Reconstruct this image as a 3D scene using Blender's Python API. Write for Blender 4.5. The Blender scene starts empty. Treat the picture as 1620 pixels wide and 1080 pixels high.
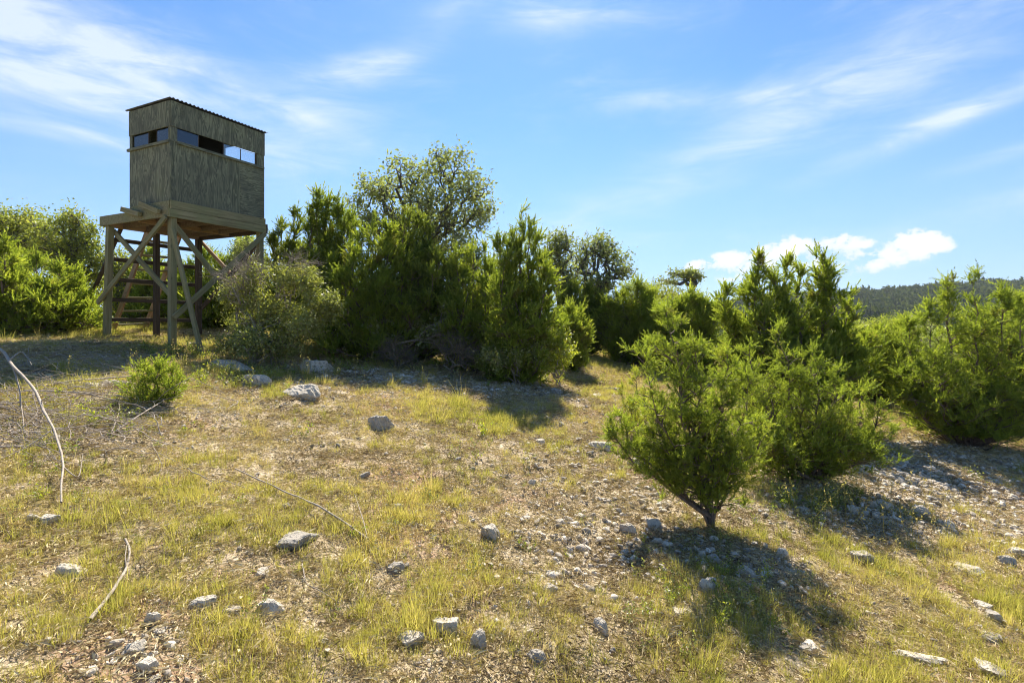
import bpy, math, random
import numpy as np
from mathutils import Vector, Matrix

scene = bpy.context.scene
COL = scene.collection
R = math.radians

# ------------------------------------------------------------------ camera
F = 857.0                                   # focal length in photo pixels (1620 wide)
cam_data = bpy.data.cameras.new('camera')
cam_data.sensor_width = 36.0
cam_data.lens = 36.0 * F / 1620.0
cam_data.shift_y = -30.0 / 1620.0
cam_data.clip_start = 0.05
cam_data.clip_end = 5000.0
cam = bpy.data.objects.new('camera', cam_data)
COL.objects.link(cam)
cam.location = (0, 0, 0)
cam.rotation_euler = (R(90), 0, 0)
scene.camera = cam

# ------------------------------------------------------------------ exposure, sun
scene.view_settings.view_transform = 'Standard'
scene.view_settings.look = 'None'
scene.view_settings.exposure = 1.27
scene.view_settings.gamma = 1.0
scene.view_settings.use_curve_mapping = False
SUN_AZ, SUN_EL = 1.0, 46.0                 # degrees right of the view axis, above the horizon
sd = Vector((math.sin(R(SUN_AZ)) * math.cos(R(SUN_EL)), math.cos(R(SUN_AZ)) * math.cos(R(SUN_EL)), math.sin(R(SUN_EL))))
sl = bpy.data.lights.new('sun', 'SUN')
sl.energy = 5.0
sl.angle = R(0.55)
sl.color = (1.0, 0.93, 0.82)
sun = bpy.data.objects.new('sun', sl)
COL.objects.link(sun)
sun.rotation_euler = sd.to_track_quat('Z', 'Y').to_euler()
sun.location = (20, 60, 60)

scene.cycles.use_denoising = True
try:
    scene.cycles.denoiser = 'OPENIMAGEDENOISE'
    scene.cycles.denoising_prefilter = 'ACCURATE'
except Exception:
    pass
scene.cycles.filter_width = 1.1
scene.cycles.max_bounces = 8
scene.cycles.diffuse_bounces = 4
scene.cycles.transmission_bounces = 5
scene.cycles.transparent_max_bounces = 6
scene.cycles.use_adaptive_sampling = True
scene.cycles.adaptive_threshold = 0.015

# ------------------------------------------------------------------ node helper
class NT:
    def __init__(s, tree):
        s.t = tree; s.n = tree.nodes; s.l = tree.links
        s.n.clear()
    def node(s, typ, **kw):
        nd = s.n.new(typ)
        for k, v in kw.items():
            setattr(nd, k, v)
        return nd
    def put(s, sock, v):
        if isinstance(v, bpy.types.NodeSocket):
            s.l.new(v, sock)
        else:
            sock.default_value = v
    def m(s, op, a, b=0.0, c=None, clamp=False):
        nd = s.n.new('ShaderNodeMath'); nd.operation = op; nd.use_clamp = clamp
        s.put(nd.inputs[0], a); s.put(nd.inputs[1], b)
        if c is not None: s.put(nd.inputs[2], c)
        return nd.outputs[0]
    def vm(s, op, a, b=(0, 0, 0)):
        nd = s.n.new('ShaderNodeVectorMath'); nd.operation = op
        s.put(nd.inputs[0], a)
        if op == 'SCALE': s.put(nd.inputs[3], b)
        else: s.put(nd.inputs[1], b)
        return nd.outputs[0]
    def noise(s, vec, scale, detail=4, rough=0.5, dist=0.0, out=0):
        nd = s.n.new('ShaderNodeTexNoise'); s.put(nd.inputs['Vector'], vec)
        nd.inputs['Scale'].default_value = scale; nd.inputs['Detail'].default_value = detail
        nd.inputs['Roughness'].default_value = rough; nd.inputs['Distortion'].default_value = dist
        return nd.outputs[out]
    def ramp(s, fac, stops, interp='LINEAR'):
        nd = s.n.new('ShaderNodeValToRGB'); cr = nd.color_ramp; cr.interpolation = interp
        while len(cr.elements) < len(stops): cr.elements.new(0.5)
        for e, (p, c) in zip(cr.elements, stops):
            e.position = p
            e.color = (c, c, c, 1) if isinstance(c, (int, float)) else (c[0], c[1], c[2], 1)
        s.put(nd.inputs[0], fac)
        return nd.outputs[0]
    def mix(s, fac, a, b, blend='MIX'):
        nd = s.n.new('ShaderNodeMix'); nd.data_type = 'RGBA'; nd.blend_type = blend
        s.put(nd.inputs[0], fac)
        for i, v in ((6, a), (7, b)):
            if isinstance(v, tuple) and len(v) == 3: v = (v[0], v[1], v[2], 1)
            s.put(nd.inputs[i], v)
        return nd.outputs[2]
    def sstep(s, x, lo, hi):
        nd = s.n.new('ShaderNodeMapRange'); nd.interpolation_type = 'SMOOTHSTEP'
        s.put(nd.inputs[0], x); nd.inputs[1].default_value = lo; nd.inputs[2].default_value = hi
        nd.inputs[3].default_value = 0; nd.inputs[4].default_value = 1
        return nd.outputs[0]
    def attr(s, name):
        nd = s.n.new('ShaderNodeAttribute'); nd.attribute_name = name
        return nd.outputs['Fac']

# ------------------------------------------------------------------ world: sky and clouds
world = bpy.data.worlds.new('World')
scene.world = world
world.use_nodes = True
w = NT(world.node_tree)
tc = w.node('ShaderNodeTexCoord').outputs['Generated']
sky = w.node('ShaderNodeTexSky')
sky.sky_type = 'NISHITA'
sky.sun_disc = False
sky.sun_elevation = R(SUN_EL)
sky.sun_rotation = R(SUN_AZ)
sky.altitude = 300
sky.air_density = 1.0
sky.dust_density = 0.25
sky.ozone_density = 3.0
sep = w.node('ShaderNodeSeparateXYZ'); w.l.new(tc, sep.inputs[0])
X, Y, Z = sep.outputs
az = w.m('ARCTAN2', X, Y)
el = w.m('ARCSINE', w.m('MINIMUM', w.m('MAXIMUM', Z, -0.999), 0.999))
def azel(px, py):
    x = (px - 810) / F; z = (510 - py) / F
    return math.atan2(x, 1), math.atan2(z, math.sqrt(1 + x * x))
def blob(px, py, hl, hw, ang, amp):
    a0, e0 = azel(px, py)
    ca, sa = math.cos(R(ang)), math.sin(R(ang))
    sc_ = 1.0 / F * math.cos(a0)            # photo pixels to radians near that spot
    da = w.m('SUBTRACT', az, a0); de = w.m('SUBTRACT', el, e0)
    p = w.m('ADD', w.m('MULTIPLY', da, ca), w.m('MULTIPLY', de, sa))
    q = w.m('SUBTRACT', w.m('MULTIPLY', de, ca), w.m('MULTIPLY', da, sa))
    p = w.m('DIVIDE', p, hl * sc_); q = w.m('DIVIDE', q, hw * sc_)
    g = w.m('EXPONENT', w.m('MULTIPLY', w.m('ADD', w.m('MULTIPLY', p, p), w.m('MULTIPLY', q, q)), -1.0))
    return w.m('MULTIPLY', g, amp)
def total(lst):
    s_ = lst[0]
    for b in lst[1:]: s_ = w.m('ADD', s_, b)
    return s_
cirrus = total([blob(100, 100, 330, 75, -14, .85), blob(590, 105, 100, 22, 20, .75), blob(400, 150, 260, 40, -8, .35),
                blob(120, 212, 150, 12, 0, .42), blob(870, 28, 70, 16, 0, .5), blob(1110, 152, 130, 16, -4, .42),
                blob(1470, 75, 240, 55, 14, .5), blob(1545, 168, 190, 18, 17, .8), blob(1080, 275, 330, 38, 22, .42),
                blob(1560, 335, 160, 22, 10, .3), blob(700, 20, 60, 14, 10, .25), blob(480, 190, 90, 16, -10, .3),
                blob(1600, 240, 90, 12, 10, .35)])
# fibrous texture, stretched along the wind
cmb = w.node('ShaderNodeCombineXYZ'); w.put(cmb.inputs[0], az); w.put(cmb.inputs[1], el)
def fib(rot, sx, sy, scale, detail, rough, dist):
    mp = w.node('ShaderNodeMapping'); w.l.new(cmb.outputs[0], mp.inputs[0])
    mp.inputs['Rotation'].default_value = (0, 0, R(rot)); mp.inputs['Scale'].default_value = (sx, sy, 1)
    return w.noise(mp.outputs[0], scale, detail, rough, dist)
f1 = fib(-14, 1.0, 4.6, 5.0, 8, 0.62, 0.6)
f2 = fib(-20, 1.0, 2.2, 3.0, 5, 0.6, 0.5)
tex = w.sstep(w.m('ADD', w.m('MULTIPLY', f1, .62), w.m('MULTIPLY', f2, .38)), .34, .72)
cir = w.m('MULTIPLY', cirrus, w.m('ADD', w.m('MULTIPLY', tex, 1.35), .22))
veil = w.m('MULTIPLY', w.sstep(f2, .42, .8), w.m('MULTIPLY', w.sstep(f1, .35, .8), .55))
cir = w.m('ADD', cir, veil)
cir = w.m('MULTIPLY', cir, w.sstep(el, 0.0, .10))
cir = w.m('MINIMUM', cir, .9)
# cumulus bank low on the right
cum_b = total([blob(1112, 416, 34, 10, 6, .75), blob(1150, 408, 26, 13, 0, .7), blob(1196, 408, 30, 14, 6, .8), blob(1243, 391, 30, 17, 0, .95), blob(1272, 384, 20, 10, 0, .5),
               blob(1333, 380, 27, 14, 0, 1.05), blob(1366, 386, 16, 6, 0, .5), blob(1448, 379, 36, 17, 0, 1.15), blob(1478, 388, 24, 13, 0, .7),
               blob(1405, 404, 40, 12, 0, .55), blob(1155, 444, 26, 9, 0, .6), blob(1130, 462, 30, 6, 0, .35),
               blob(1370, 418, 110, 20, 0, .33), blob(1250, 425, 110, 18, 0, .36)])
cn = w.noise(w.vm('MULTIPLY', cmb.outputs[0], (1.0, 1.3, 1)), 30, 8, .62, .1)
cn2 = w.noise(w.vm('MULTIPLY', cmb.outputs[0], (1.0, 1.6, 1)), 9, 4, .55, .2)
cum_v = w.m('ADD', cum_b, w.m('MULTIPLY', w.m('SUBTRACT', cn, .5), w.m('ADD', .3, w.m('MULTIPLY', w.m('MINIMUM', cum_b, 1.0), 4.2))))
cum = w.m('MULTIPLY', w.sstep(cum_v, .30, .66), .96)
haze_low = w.m('MULTIPLY', w.m('SUBTRACT', 1.0, w.sstep(el, -.02, .42)), .70)
skyc = w.mix(1.0, sky.outputs[0], (0.57, 0.83, 1.05), 'MULTIPLY')
skyc = w.mix(haze_low, skyc, (2.85, 3.85, 6.15))
skyc = w.mix(w.m('MULTIPLY', cir, .80), skyc, (5.9, 6.35, 7.0))
cumcol = w.mix(w.sstep(w.m('ADD', cum_v, w.m('MULTIPLY', cn2, .4)), .5, 1.7), (5.1, 5.7, 6.6), (7.3, 7.25, 7.2))
skyc = w.mix(cum, skyc, cumcol)
bg = w.node('ShaderNodeBackground')
w.l.new(skyc, bg.inputs[0]); bg.inputs[1].default_value = 0.068
wo = w.node('ShaderNodeOutputWorld'); w.l.new(bg.outputs[0], wo.inputs[0])

# ------------------------------------------------------------------ ground shape
def smoothstep(a, b, x):
    t = np.clip((x - a) / (b - a), 0, 1)
    return t * t * (3 - 2 * t)
_pr = np.random.RandomState(7)
_perm = _pr.rand(256, 256)
def vnoise(x, y):
    x = np.asarray(x, float); y = np.asarray(y, float)
    xi = np.floor(x).astype(int); yi = np.floor(y).astype(int)
    fx = x - xi; fy = y - yi
    fx = fx * fx * (3 - 2 * fx); fy = fy * fy * (3 - 2 * fy)
    g = lambda a, b: _perm[a & 255, b & 255]
    return (g(xi, yi) * (1 - fx) + g(xi + 1, yi) * fx) * (1 - fy) + (g(xi, yi + 1) * (1 - fx) + g(xi + 1, yi + 1) * fx) * fy
def fbm(x, y, o=4, gain=.5):
    s = 0; a = 1; t = 0
    for i in range(o):
        s = s + a * vnoise(x * 2 ** i + 17.3 * i, y * 2 ** i + 5.7 * i); t += a; a *= gain
    return s / t - 0.5
def ground_base(x, y):
    x = np.asarray(x, float); y = np.asarray(y, float)
    xe = 16 * np.tanh(x / 16)
    ye = np.where(y < 0, 8 * np.tanh(y / 8), y)
    ye = np.minimum(ye, 60)
    pl = -1.79 - .123 * xe + .079 * ye
    k = .2; cap = -.06
    z = -k * np.logaddexp(-pl / k, -cap / k)
    D = np.hypot(x, y)
    z = z - .07 * 5 * np.logaddexp(0, (np.maximum(y, 0) - 20) / 5)
    t = smoothstep(22, 130, D)
    far = -9 + 5 * fbm(x / 70, y / 70, 3) + 50 * (1 - np.exp(-np.maximum(0, x - 80) / 240)) * np.exp(-((y - 500) / 190) ** 2)
    far = far + np.where(np.hypot(x, y - 40) < 0, 0, 0)
    return np.maximum(z, -9) * (1 - t) + far * t
def G(x, y):
    z = ground_base(x, y)
    D = np.hypot(x, y)
    near = 1 - smoothstep(20, 60, D)
    r = .16 * fbm(x / 1.7 + 3, y / 1.7, 3) + .070 * fbm(x / .34, y / .34 + 9, 3, .6) + .032 * fbm(x / .07 + 5, y / .07, 2)
    return z + r * near
def ray(px, py):
    """the point of the ground that the photo shows at px, py"""
    dx = (px - 810) / F; dz = (510 - py) / F
    lo = 0.5
    ts = np.concatenate([np.arange(.8, 30, .05), np.arange(30, 200, .5)])
    h = ground_base(dx * ts, ts) - dz * ts
    i = np.argmax(h > 0)
    if not (h > 0).any(): i = len(ts) - 1
    t = ts[i]
    return dx * t, t
def at(px, d):
    return (px - 810) / F * d, d

# ------------------------------------------------------------------ mesh helpers
def mk_mesh(name, V, faces, mats=(), tint=None, smooth=False, fm=None):
    me = bpy.data.meshes.new(name)
    V = np.ascontiguousarray(V, dtype=np.float32)
    me.vertices.add(len(V)); me.vertices.foreach_set('co', V.ravel())
    if not isinstance(faces, (list, tuple)): faces = [faces]
    faces = [np.asarray(f, dtype=np.int32) for f in faces if len(f)]
    tot = sum(f.size for f in faces); npoly = sum(len(f) for f in faces)
    me.loops.add(tot); me.polygons.add(npoly)
    me.loops.foreach_set('vertex_index', np.concatenate([f.ravel() for f in faces]))
    ls = []; s = 0
    for f in faces:
        k = f.shape[1]; ls.append(s + np.arange(len(f)) * k); s += f.size
    me.polygons.foreach_set('loop_start', np.concatenate(ls).astype(np.int32))
    if smooth: me.polygons.foreach_set('use_smooth', np.ones(npoly, dtype=bool))
    else: me.polygons.foreach_set('use_smooth', np.zeros(npoly, dtype=bool))
    if fm is not None: me.polygons.foreach_set('material_index', np.asarray(fm, dtype=np.int32))
    me.update(calc_edges=True)
    if tint is not None:
        a = me.attributes.new('tint', 'FLOAT', 'POINT'); a.data.foreach_set('value', np.asarray(tint, dtype=np.float32))
    for m_ in mats: me.materials.append(m_)
    return me
def link(name, data, parent=None, loc=(0, 0, 0), label=None, cat=None, group=None, kind=None):
    o = bpy.data.objects.new(name, data); COL.objects.link(o)
    o.location = loc
    if parent: o.parent = parent
    if label: o['label'] = label
    if cat: o['category'] = cat
    if group: o['group'] = group
    if kind: o['kind'] = kind
    return o
def thing(name, label, cat, loc, group=None):
    return link(name, None, None, loc, label, cat, group)

def norm(a):
    return a / np.maximum(np.linalg.norm(a, axis=-1, keepdims=True), 1e-9)

def tubes(P, Rr, sides=5):
    """P (B,n,3) Rr (B,n) -> verts, quads"""
    B, n, _ = P.shape
    T = norm(np.gradient(P, axis=1))
    ref = np.where(np.abs(T[..., 2:3]) > .9, np.array([1., 0, 0]), np.array([0, 0, 1.]))
    U = norm(np.cross(T, ref)); W = np.cross(T, U)
    a = np.arange(sides) / sides * 2 * np.pi
    ring = P[:, :, None, :] + Rr[:, :, None, None] * (np.cos(a)[None, None, :, None] * U[:, :, None, :] + np.sin(a)[None, None, :, None] * W[:, :, None, :])
    V = ring.reshape(-1, 3)
    b, i, s = np.meshgrid(np.arange(B), np.arange(n - 1), np.arange(sides), indexing='ij')
    s2 = (s + 1) % sides
    base = b * n * sides
    q = np.stack([base + i * sides + s, base + i * sides + s2, base + (i + 1) * sides + s2, base + (i + 1) * sides + s], -1).reshape(-1, 4)
    return V, q
class Acc:
    def __init__(s): s.V = []; s.F = {}; s.T = []; s.n = 0
    def add(s, V, Fc, tint=None):
        s.V.append(V); s.F.setdefault(Fc.shape[1], []).append(Fc + s.n)
        s.T.append(np.zeros(len(V)) if tint is None else tint); s.n += len(V)
    def mesh(s, name, mats, smooth=False):
        return mk_mesh(name, np.concatenate(s.V), [np.concatenate(f) for f in s.F.values()], mats, np.concatenate(s.T), smooth)

def curves(rng, A, B, n=5, wob=.1, sag=0.0, up=0.0):
    """wobbly polylines from A to B"""
    t = np.linspace(0, 1, n)[None, :, None]
    P = A[:, None, :] * (1 - t) + B[:, None, :] * t
    L = np.linalg.norm(B - A, axis=-1)[:, None, None]
    w_ = rng.normal(0, 1, (len(A), n, 3)) * wob * L * np.sin(np.pi * t) * .7
    w2 = rng.normal(0, 1, (len(A), 1, 3)) * wob * L * np.sin(np.pi * t)
    P = P + w_ * .5 + w2
    P[:, :, 2:3] += (-sag + up) * L * np.sin(np.pi * t)
    return P

# foliage: feathery scale-leaf plumes
def plumes(rng, base, direc, length, K, lw, lr=.40, spread=.95):
    N = len(base)
    d = norm(direc)
    ref = norm(rng.normal(0, 1, (N, 3)))
    U = norm(np.cross(d, ref)); W = np.cross(d, U)
    s = (np.arange(K) + rng.rand(N, K)) / K
    phi = (np.arange(K) * 2.4)[None] + rng.rand(N, 1) * 6.28
    flat = .75
    rad = np.cos(phi)[..., None] * U[:, None] + flat * np.sin(phi)[..., None] * W[:, None]
    bend = norm(rng.normal(0, 1, (N, 3)))[:, None] * (s ** 2)[..., None] * length[:, None, None] * .22
    pos = base[:, None] + d[:, None] * (s * length[:, None])[..., None] + bend
    alpha = spread * (1.0 - .55 * s)[..., None] * rng.uniform(.5, 1.2, (N, K, 1))
    ld = norm(d[:, None] * np.cos(alpha) + rad * np.sin(alpha) + rng.normal(0, .13, (N, K, 3)))
    ll = (length[:, None] * lr * (1 - .55 * s) * rng.uniform(.6, 1.25, (N, K)))[..., None]
    side = norm(np.cross(ld, rng.normal(0, 1, (N, K, 3)))) * lw * rng.uniform(.7, 1.3, (N, K, 1))
    p0 = pos - side * .5; p1 = pos + side * .5 + ld * ll * .25; p2 = pos + ld * ll
    V = np.stack([p0, p1, p2], 2).reshape(-1, 3)
    Fc = np.arange(len(V)).reshape(-1, 3)
    tint = np.repeat(np.repeat(rng.rand(N), K) * .6 + rng.rand(N * K) * .25 + (s.ravel()) * .15, 3)
    return V, Fc, tint
# foliage: small flat leaves
def leaves(rng, pos, size, tint=None, droop=0.0):
    N = len(pos)
    d = norm(rng.normal(0, 1, (N, 3)) + np.array([0, 0, -droop]))
    s_ = norm(np.cross(d, rng.normal(0, 1, (N, 3)) + np.array([0, 0, .8])))
    sz = size * rng.uniform(.6, 1.3, (N, 1))
    p0 = pos; p1 = pos + d * sz * .5 + s_ * sz * .26; p2 = pos + d * sz; p3 = pos + d * sz * .5 - s_ * sz * .26
    up = np.cross(d, s_) * sz * .08
    V = np.stack([p0, p1 + up, p2, p3 + up], 1).reshape(-1, 3)
    Fc = np.arange(len(V)).reshape(-1, 4)
    t = rng.rand(N) if tint is None else tint
    return V, Fc, np.repeat(t, 4)

# ------------------------------------------------------------------ materials
def new_mat(name):
    m_ = bpy.data.materials.new(name); m_.use_nodes = True
    return m_, NT(m_.node_tree)
def leaf_mat(name, c0, c1, c2, trans=.5, gloss=.05, tr_gain=(1.4, 1.4, .6), brown=.45):
    m_, t = new_mat(name)
    oi = t.node('ShaderNodeObjectInfo').outputs['Random']
    a = t.attr('tint')
    f = t.m('ADD', a, t.m('MULTIPLY', t.m('SUBTRACT', oi, .5), .12))
    geo = t.node('ShaderNodeNewGeometry')
    n1 = t.noise(geo.outputs['Position'], 1.6, 2)
    f = t.m('ADD', f, t.m('MULTIPLY', t.m('SUBTRACT', n1, .5), .7), clamp=True)
    c = t.ramp(f, [(0.0, c0), (.5, c1), (1.0, c2)])
    c = t.mix(t.m('MULTIPLY', t.sstep(t.noise(geo.outputs['Position'], 3.4, 3), .60, .70), brown), c, (.23, .16, .08))
    dif = t.node('ShaderNodeBsdfDiffuse'); t.l.new(c, dif.inputs[0])
    tr = t.node('ShaderNodeBsdfTranslucent')
    t.l.new(t.mix(1.0, c, tr_gain, 'MULTIPLY'), tr.inputs[0])
    mx = t.node('ShaderNodeMixShader'); mx.inputs[0].default_value = trans
    t.l.new(dif.outputs[0], mx.inputs[1]); t.l.new(tr.outputs[0], mx.inputs[2])
    gl = t.node('ShaderNodeBsdfGlossy'); gl.inputs['Roughness'].default_value = .42
    gl.inputs[0].default_value = (1, 1, 1, 1)
    m2 = t.node('ShaderNodeMixShader'); m2.inputs[0].default_value = gloss
    t.l.new(mx.outputs[0], m2.inputs[1]); t.l.new(gl.outputs[0], m2.inputs[2])
    o = t.node('ShaderNodeOutputMaterial'); t.l.new(m2.outputs[0], o.inputs[0])
    return m_
def surf_mat(name, build):
    m_, t = new_mat(name)
    p = t.node('ShaderNodeBsdfPrincipled'); p.inputs['Roughness'].default_value = .85
    try: p.inputs['Specular IOR Level'].default_value = .25
    except Exception: pass
    o = t.node('ShaderNodeOutputMaterial'); t.l.new(p.outputs[0], o.inputs[0])
    build(t, p)
    return m_
def bump(t, p, h, strength=.4, dist=.02):
    b = t.node('ShaderNodeBump'); b.inputs['Strength'].default_value = strength; b.inputs['Distance'].default_value = dist
    t.l.new(h, b.inputs['Height']); t.l.new(b.outputs[0], p.inputs['Normal'])

M = {}
M['juniper_bright'] = leaf_mat('juniper_bright', (.13, .175, .036), (.225, .28, .05), (.37, .40, .085), .6, .015)
M['juniper_mid'] = leaf_mat('juniper_mid', (.125, .175, .034), (.22, .275, .048), (.36, .39, .085), .6, .015)
M['juniper_dark'] = leaf_mat('juniper_dark', (.095, .135, .035), (.165, .21, .045), (.28, .31, .07), .58, .015)
M['woodland'] = leaf_mat('woodland', (.035, .055, .016), (.065, .092, .025), (.12, .14, .04), .15, 0.0)
M['oak'] = leaf_mat('oak_leaf', (.16, .18, .07), (.27, .29, .11), (.42, .43, .20), .45, .04, (1.1, 1.2, .5))
M['oak_yellow'] = leaf_mat('oak_leaf_yellow', (.15, .18, .035), (.27, .30, .065), (.42, .41, .12), .5, .03, (1.1, 1.15, .5))
M['shrub'] = leaf_mat('shrub_leaf', (.15, .17, .05), (.27, .29, .08), (.44, .43, .13), .45, .04, (1.1, 1.15, .5))
M['shrub_yellow'] = leaf_mat('shrub_leaf_yellow', (.20, .27, .03), (.34, .38, .05), (.50, .48, .06), .55, .05, (1.2, 1.2, .5))
def grass_mat(name, stops, trans):
    m_, t = new_mat(name)
    oi = t.node('ShaderNodeObjectInfo').outputs['Random']
    a = t.attr('tint')
    geo = t.node('ShaderNodeNewGeometry')
    n1 = t.noise(geo.outputs['Position'], .9, 3)
    f = t.m('ADD', t.m('MULTIPLY', a, .5), t.m('MULTIPLY', oi, .45))
    f = t.m('ADD', f, t.m('MULTIPLY', t.m('SUBTRACT', n1, .5), 1.1), clamp=True)
    c = t.ramp(f, stops)
    dif = t.node('ShaderNodeBsdfDiffuse'); t.l.new(c, dif.inputs[0])
    tr = t.node('ShaderNodeBsdfTranslucent'); t.l.new(t.mix(1.0, c, (1.1, 1.1, .75), 'MULTIPLY'), tr.inputs[0])
    mx = t.node('ShaderNodeMixShader'); mx.inputs[0].default_value = trans
    t.l.new(dif.outputs[0], mx.inputs[1]); t.l.new(tr.outputs[0], mx.inputs[2])
    o = t.node('ShaderNodeOutputMaterial'); t.l.new(mx.outputs[0], o.inputs[0])
    return m_
M['grass_green'] = grass_mat('grass_green', [(0, (.24, .26, .055)), (.4, (.42, .40, .095)), (.75, (.56, .49, .15)), (1, (.60, .49, .20))], .5)
M['grass_straw'] = grass_mat('grass_straw', [(0, (.34, .31, .09)), (.4, (.52, .44, .17)), (.8, (.58, .46, .22)), (1, (.46, .31, .14))], .45)
M['litter'] = grass_mat('litter', [(0, (.12, .08, .045)), (.35, (.38, .29, .16)), (.8, (.62, .52, .30)), (1, (.70, .63, .45))], .15)

def _soil(t, p):
    g = t.node('ShaderNodeTexCoord').outputs['Object']
    n1 = t.noise(g, .8, 6, .6); n2 = t.noise(g, 7, 6, .65); n3 = t.noise(g, 42, 4, .7); n4 = t.noise(g, .35, 4, .6)
    c = t.ramp(n2, [(.25, (.24, .175, .10)), (.5, (.42, .33, .20)), (.72, (.56, .46, .32))])
    c = t.mix(t.sstep(n1, .5, .66), c, (.34, .20, .115))
    vor = t.node('ShaderNodeTexVoronoi'); t.l.new(g, vor.inputs[0]); vor.inputs['Scale'].default_value = 34
    c = t.mix(t.m('MULTIPLY', t.sstep(n3, .52, .66), .8), c, (.50, .43, .33))
    c = t.mix(t.m('MULTIPLY', t.sstep(n3, .52, .36), .7), c, (.10, .072, .045))
    # farther away the sheet itself carries the dry grass colour
    sp = t.node('ShaderNodeSeparateXYZ'); t.l.new(g, sp.inputs[0])
    dist = t.node('ShaderNodeVectorMath'); dist.operation = 'LENGTH'; t.l.new(g, dist.inputs[0])
    fg = t.ramp(t.noise(g, .5, 8, .65), [(.3, (.10, .12, .03)), (.55, (.24, .23, .08)), (.75, (.34, .28, .12))])
    c = t.mix(t.sstep(dist.outputs['Value'], 14, 30), c, fg)
    t.l.new(c, p.inputs['Base Color']); p.inputs['Roughness'].default_value = .95
    h = t.m('ADD', t.m('MULTIPLY', n3, .5), t.m('MULTIPLY', vor.outputs['Distance'], .6))
    bump(t, p, h, .7, .02)
M['soil'] = surf_mat('soil', _soil)
def _rock(t, p):
    g = t.node('ShaderNodeTexCoord').outputs['Object']
    oi = t.node('ShaderNodeObjectInfo').outputs['Random']
    off = t.vm('ADD', g, t.m('MULTIPLY', oi, 30))
    n1 = t.noise(off, 7, 6, .6); n2 = t.noise(off, 30, 6, .7); n3 = t.noise(off, 90, 3, .6)
    c = t.ramp(n1, [(.3, (.44, .385, .30)), (.55, (.62, .545, .43)), (.75, (.74, .66, .52))])
    c = t.mix(t.m('MULTIPLY', t.sstep(n2, .52, .66), .75), c, (.13, .125, .115))
    c = t.mix(t.m('MULTIPLY', t.sstep(n2, .45, .36), .5), c, (.52, .44, .32))
    c = t.mix(t.m('MULTIPLY', t.sstep(oi, .45, 1.0), .55), c, (.24, .225, .20))
    t.l.new(c, p.inputs['Base Color']); p.inputs['Roughness'].default_value = .9
    bump(t, p, t.m('ADD', n2, t.m('MULTIPLY', n3, .4)), .9, .02)
M['limestone'] = surf_mat('limestone', _rock)
def _pebble(t, p):
    g = t.node('ShaderNodeTexCoord').outputs['Object']
    oi = t.node('ShaderNodeObjectInfo').outputs['Random']
    c = t.ramp(oi, [(0, (.24, .205, .16)), (.3, (.42, .36, .28)), (.7, (.56, .49, .39)), (1, (.70, .63, .52))])
    n = t.noise(g, 3, 4, .6)
    c = t.mix(t.m('MULTIPLY', t.sstep(n, .5, .7), .5), c, (.25, .21, .16))
    t.l.new(c, p.inputs['Base Color']); p.inputs['Roughness'].default_value = .9
M['pebble'] = surf_mat('pebble', _pebble)
def _bark(c0, c1):
    def f(t, p):
        g = t.node('ShaderNodeTexCoord').outputs['Object']
        n = t.noise(t.vm('MULTIPLY', g, (1, 1, .25)), 40, 5, .6)
        n0 = t.noise(g, 5, 3)
        c = t.ramp(n, [(.3, c0), (.7, c1)])
        c = t.mix(t.m('MULTIPLY', n0, .4), c, c0)
        t.l.new(c, p.inputs['Base Color']); bump(t, p, n, .6, .01)
    return f
M['bark_juniper'] = surf_mat('bark_juniper', _bark((.10, .07, .05), (.26, .20, .155)))
M['bark_oak'] = surf_mat('bark_oak', _bark((.07, .06, .05), (.20, .18, .155)))
M['bark_brush'] = surf_mat('bark_brush', _bark((.11, .09, .06), (.25, .21, .145)))
M['bark_grey'] = surf_mat('bark_grey', _bark((.20, .165, .12), (.44, .385, .30)))
M['deadwood'] = surf_mat('deadwood', _bark((.24, .19, .145), (.54, .47, .38)))

# wood whose grain runs along the board's own x axis
def _lumber(dark, light, grain=1.0, green=None):
    def f(t, p):
        g = t.node('ShaderNodeTexCoord').outputs['Object']
        oi = t.node('ShaderNodeObjectInfo').outputs['Random']
        v = t.vm('ADD', g, t.m('MULTIPLY', oi, 17))
        st = t.vm('MULTIPLY', v, (.9, 14, 14))
        n1 = t.noise(st, 2.2, 6, .6, .4); n2 = t.noise(v, 3, 4, .6); n3 = t.noise(t.vm('MULTIPLY', v, (1.5, 60, 60)), 2, 3)
        c = t.ramp(n1, [(.28, dark), (.7, light)])
        if green: c = t.mix(t.m('MULTIPLY', t.sstep(n2, .35, .7), .6), c, green)
        c = t.mix(t.m('MULTIPLY', t.sstep(n3, .6, .7), .5), c, tuple(q * .45 for q in dark))
        vo = t.node('ShaderNodeTexVoronoi'); t.l.new(t.vm('MULTIPLY', v, (2.2, 9, 9)), vo.inputs[0]); vo.inputs['Scale'].default_value = 1.2
        c = t.mix(t.m('MULTIPLY', t.sstep(vo.outputs['Distance'], .12, .05), .7), c, tuple(q * .3 for q in dark))
        t.l.new(c, p.inputs['Base Color']); bump(t, p, n1, .35, .006)
    return f
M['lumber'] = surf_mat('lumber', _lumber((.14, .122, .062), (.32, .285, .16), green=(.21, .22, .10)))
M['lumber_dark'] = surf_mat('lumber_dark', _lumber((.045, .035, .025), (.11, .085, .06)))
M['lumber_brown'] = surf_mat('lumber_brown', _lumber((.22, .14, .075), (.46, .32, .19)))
M['lumber_red'] = surf_mat('lumber_red', _lumber((.115, .09, .06), (.22, .17, .115)))
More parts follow.
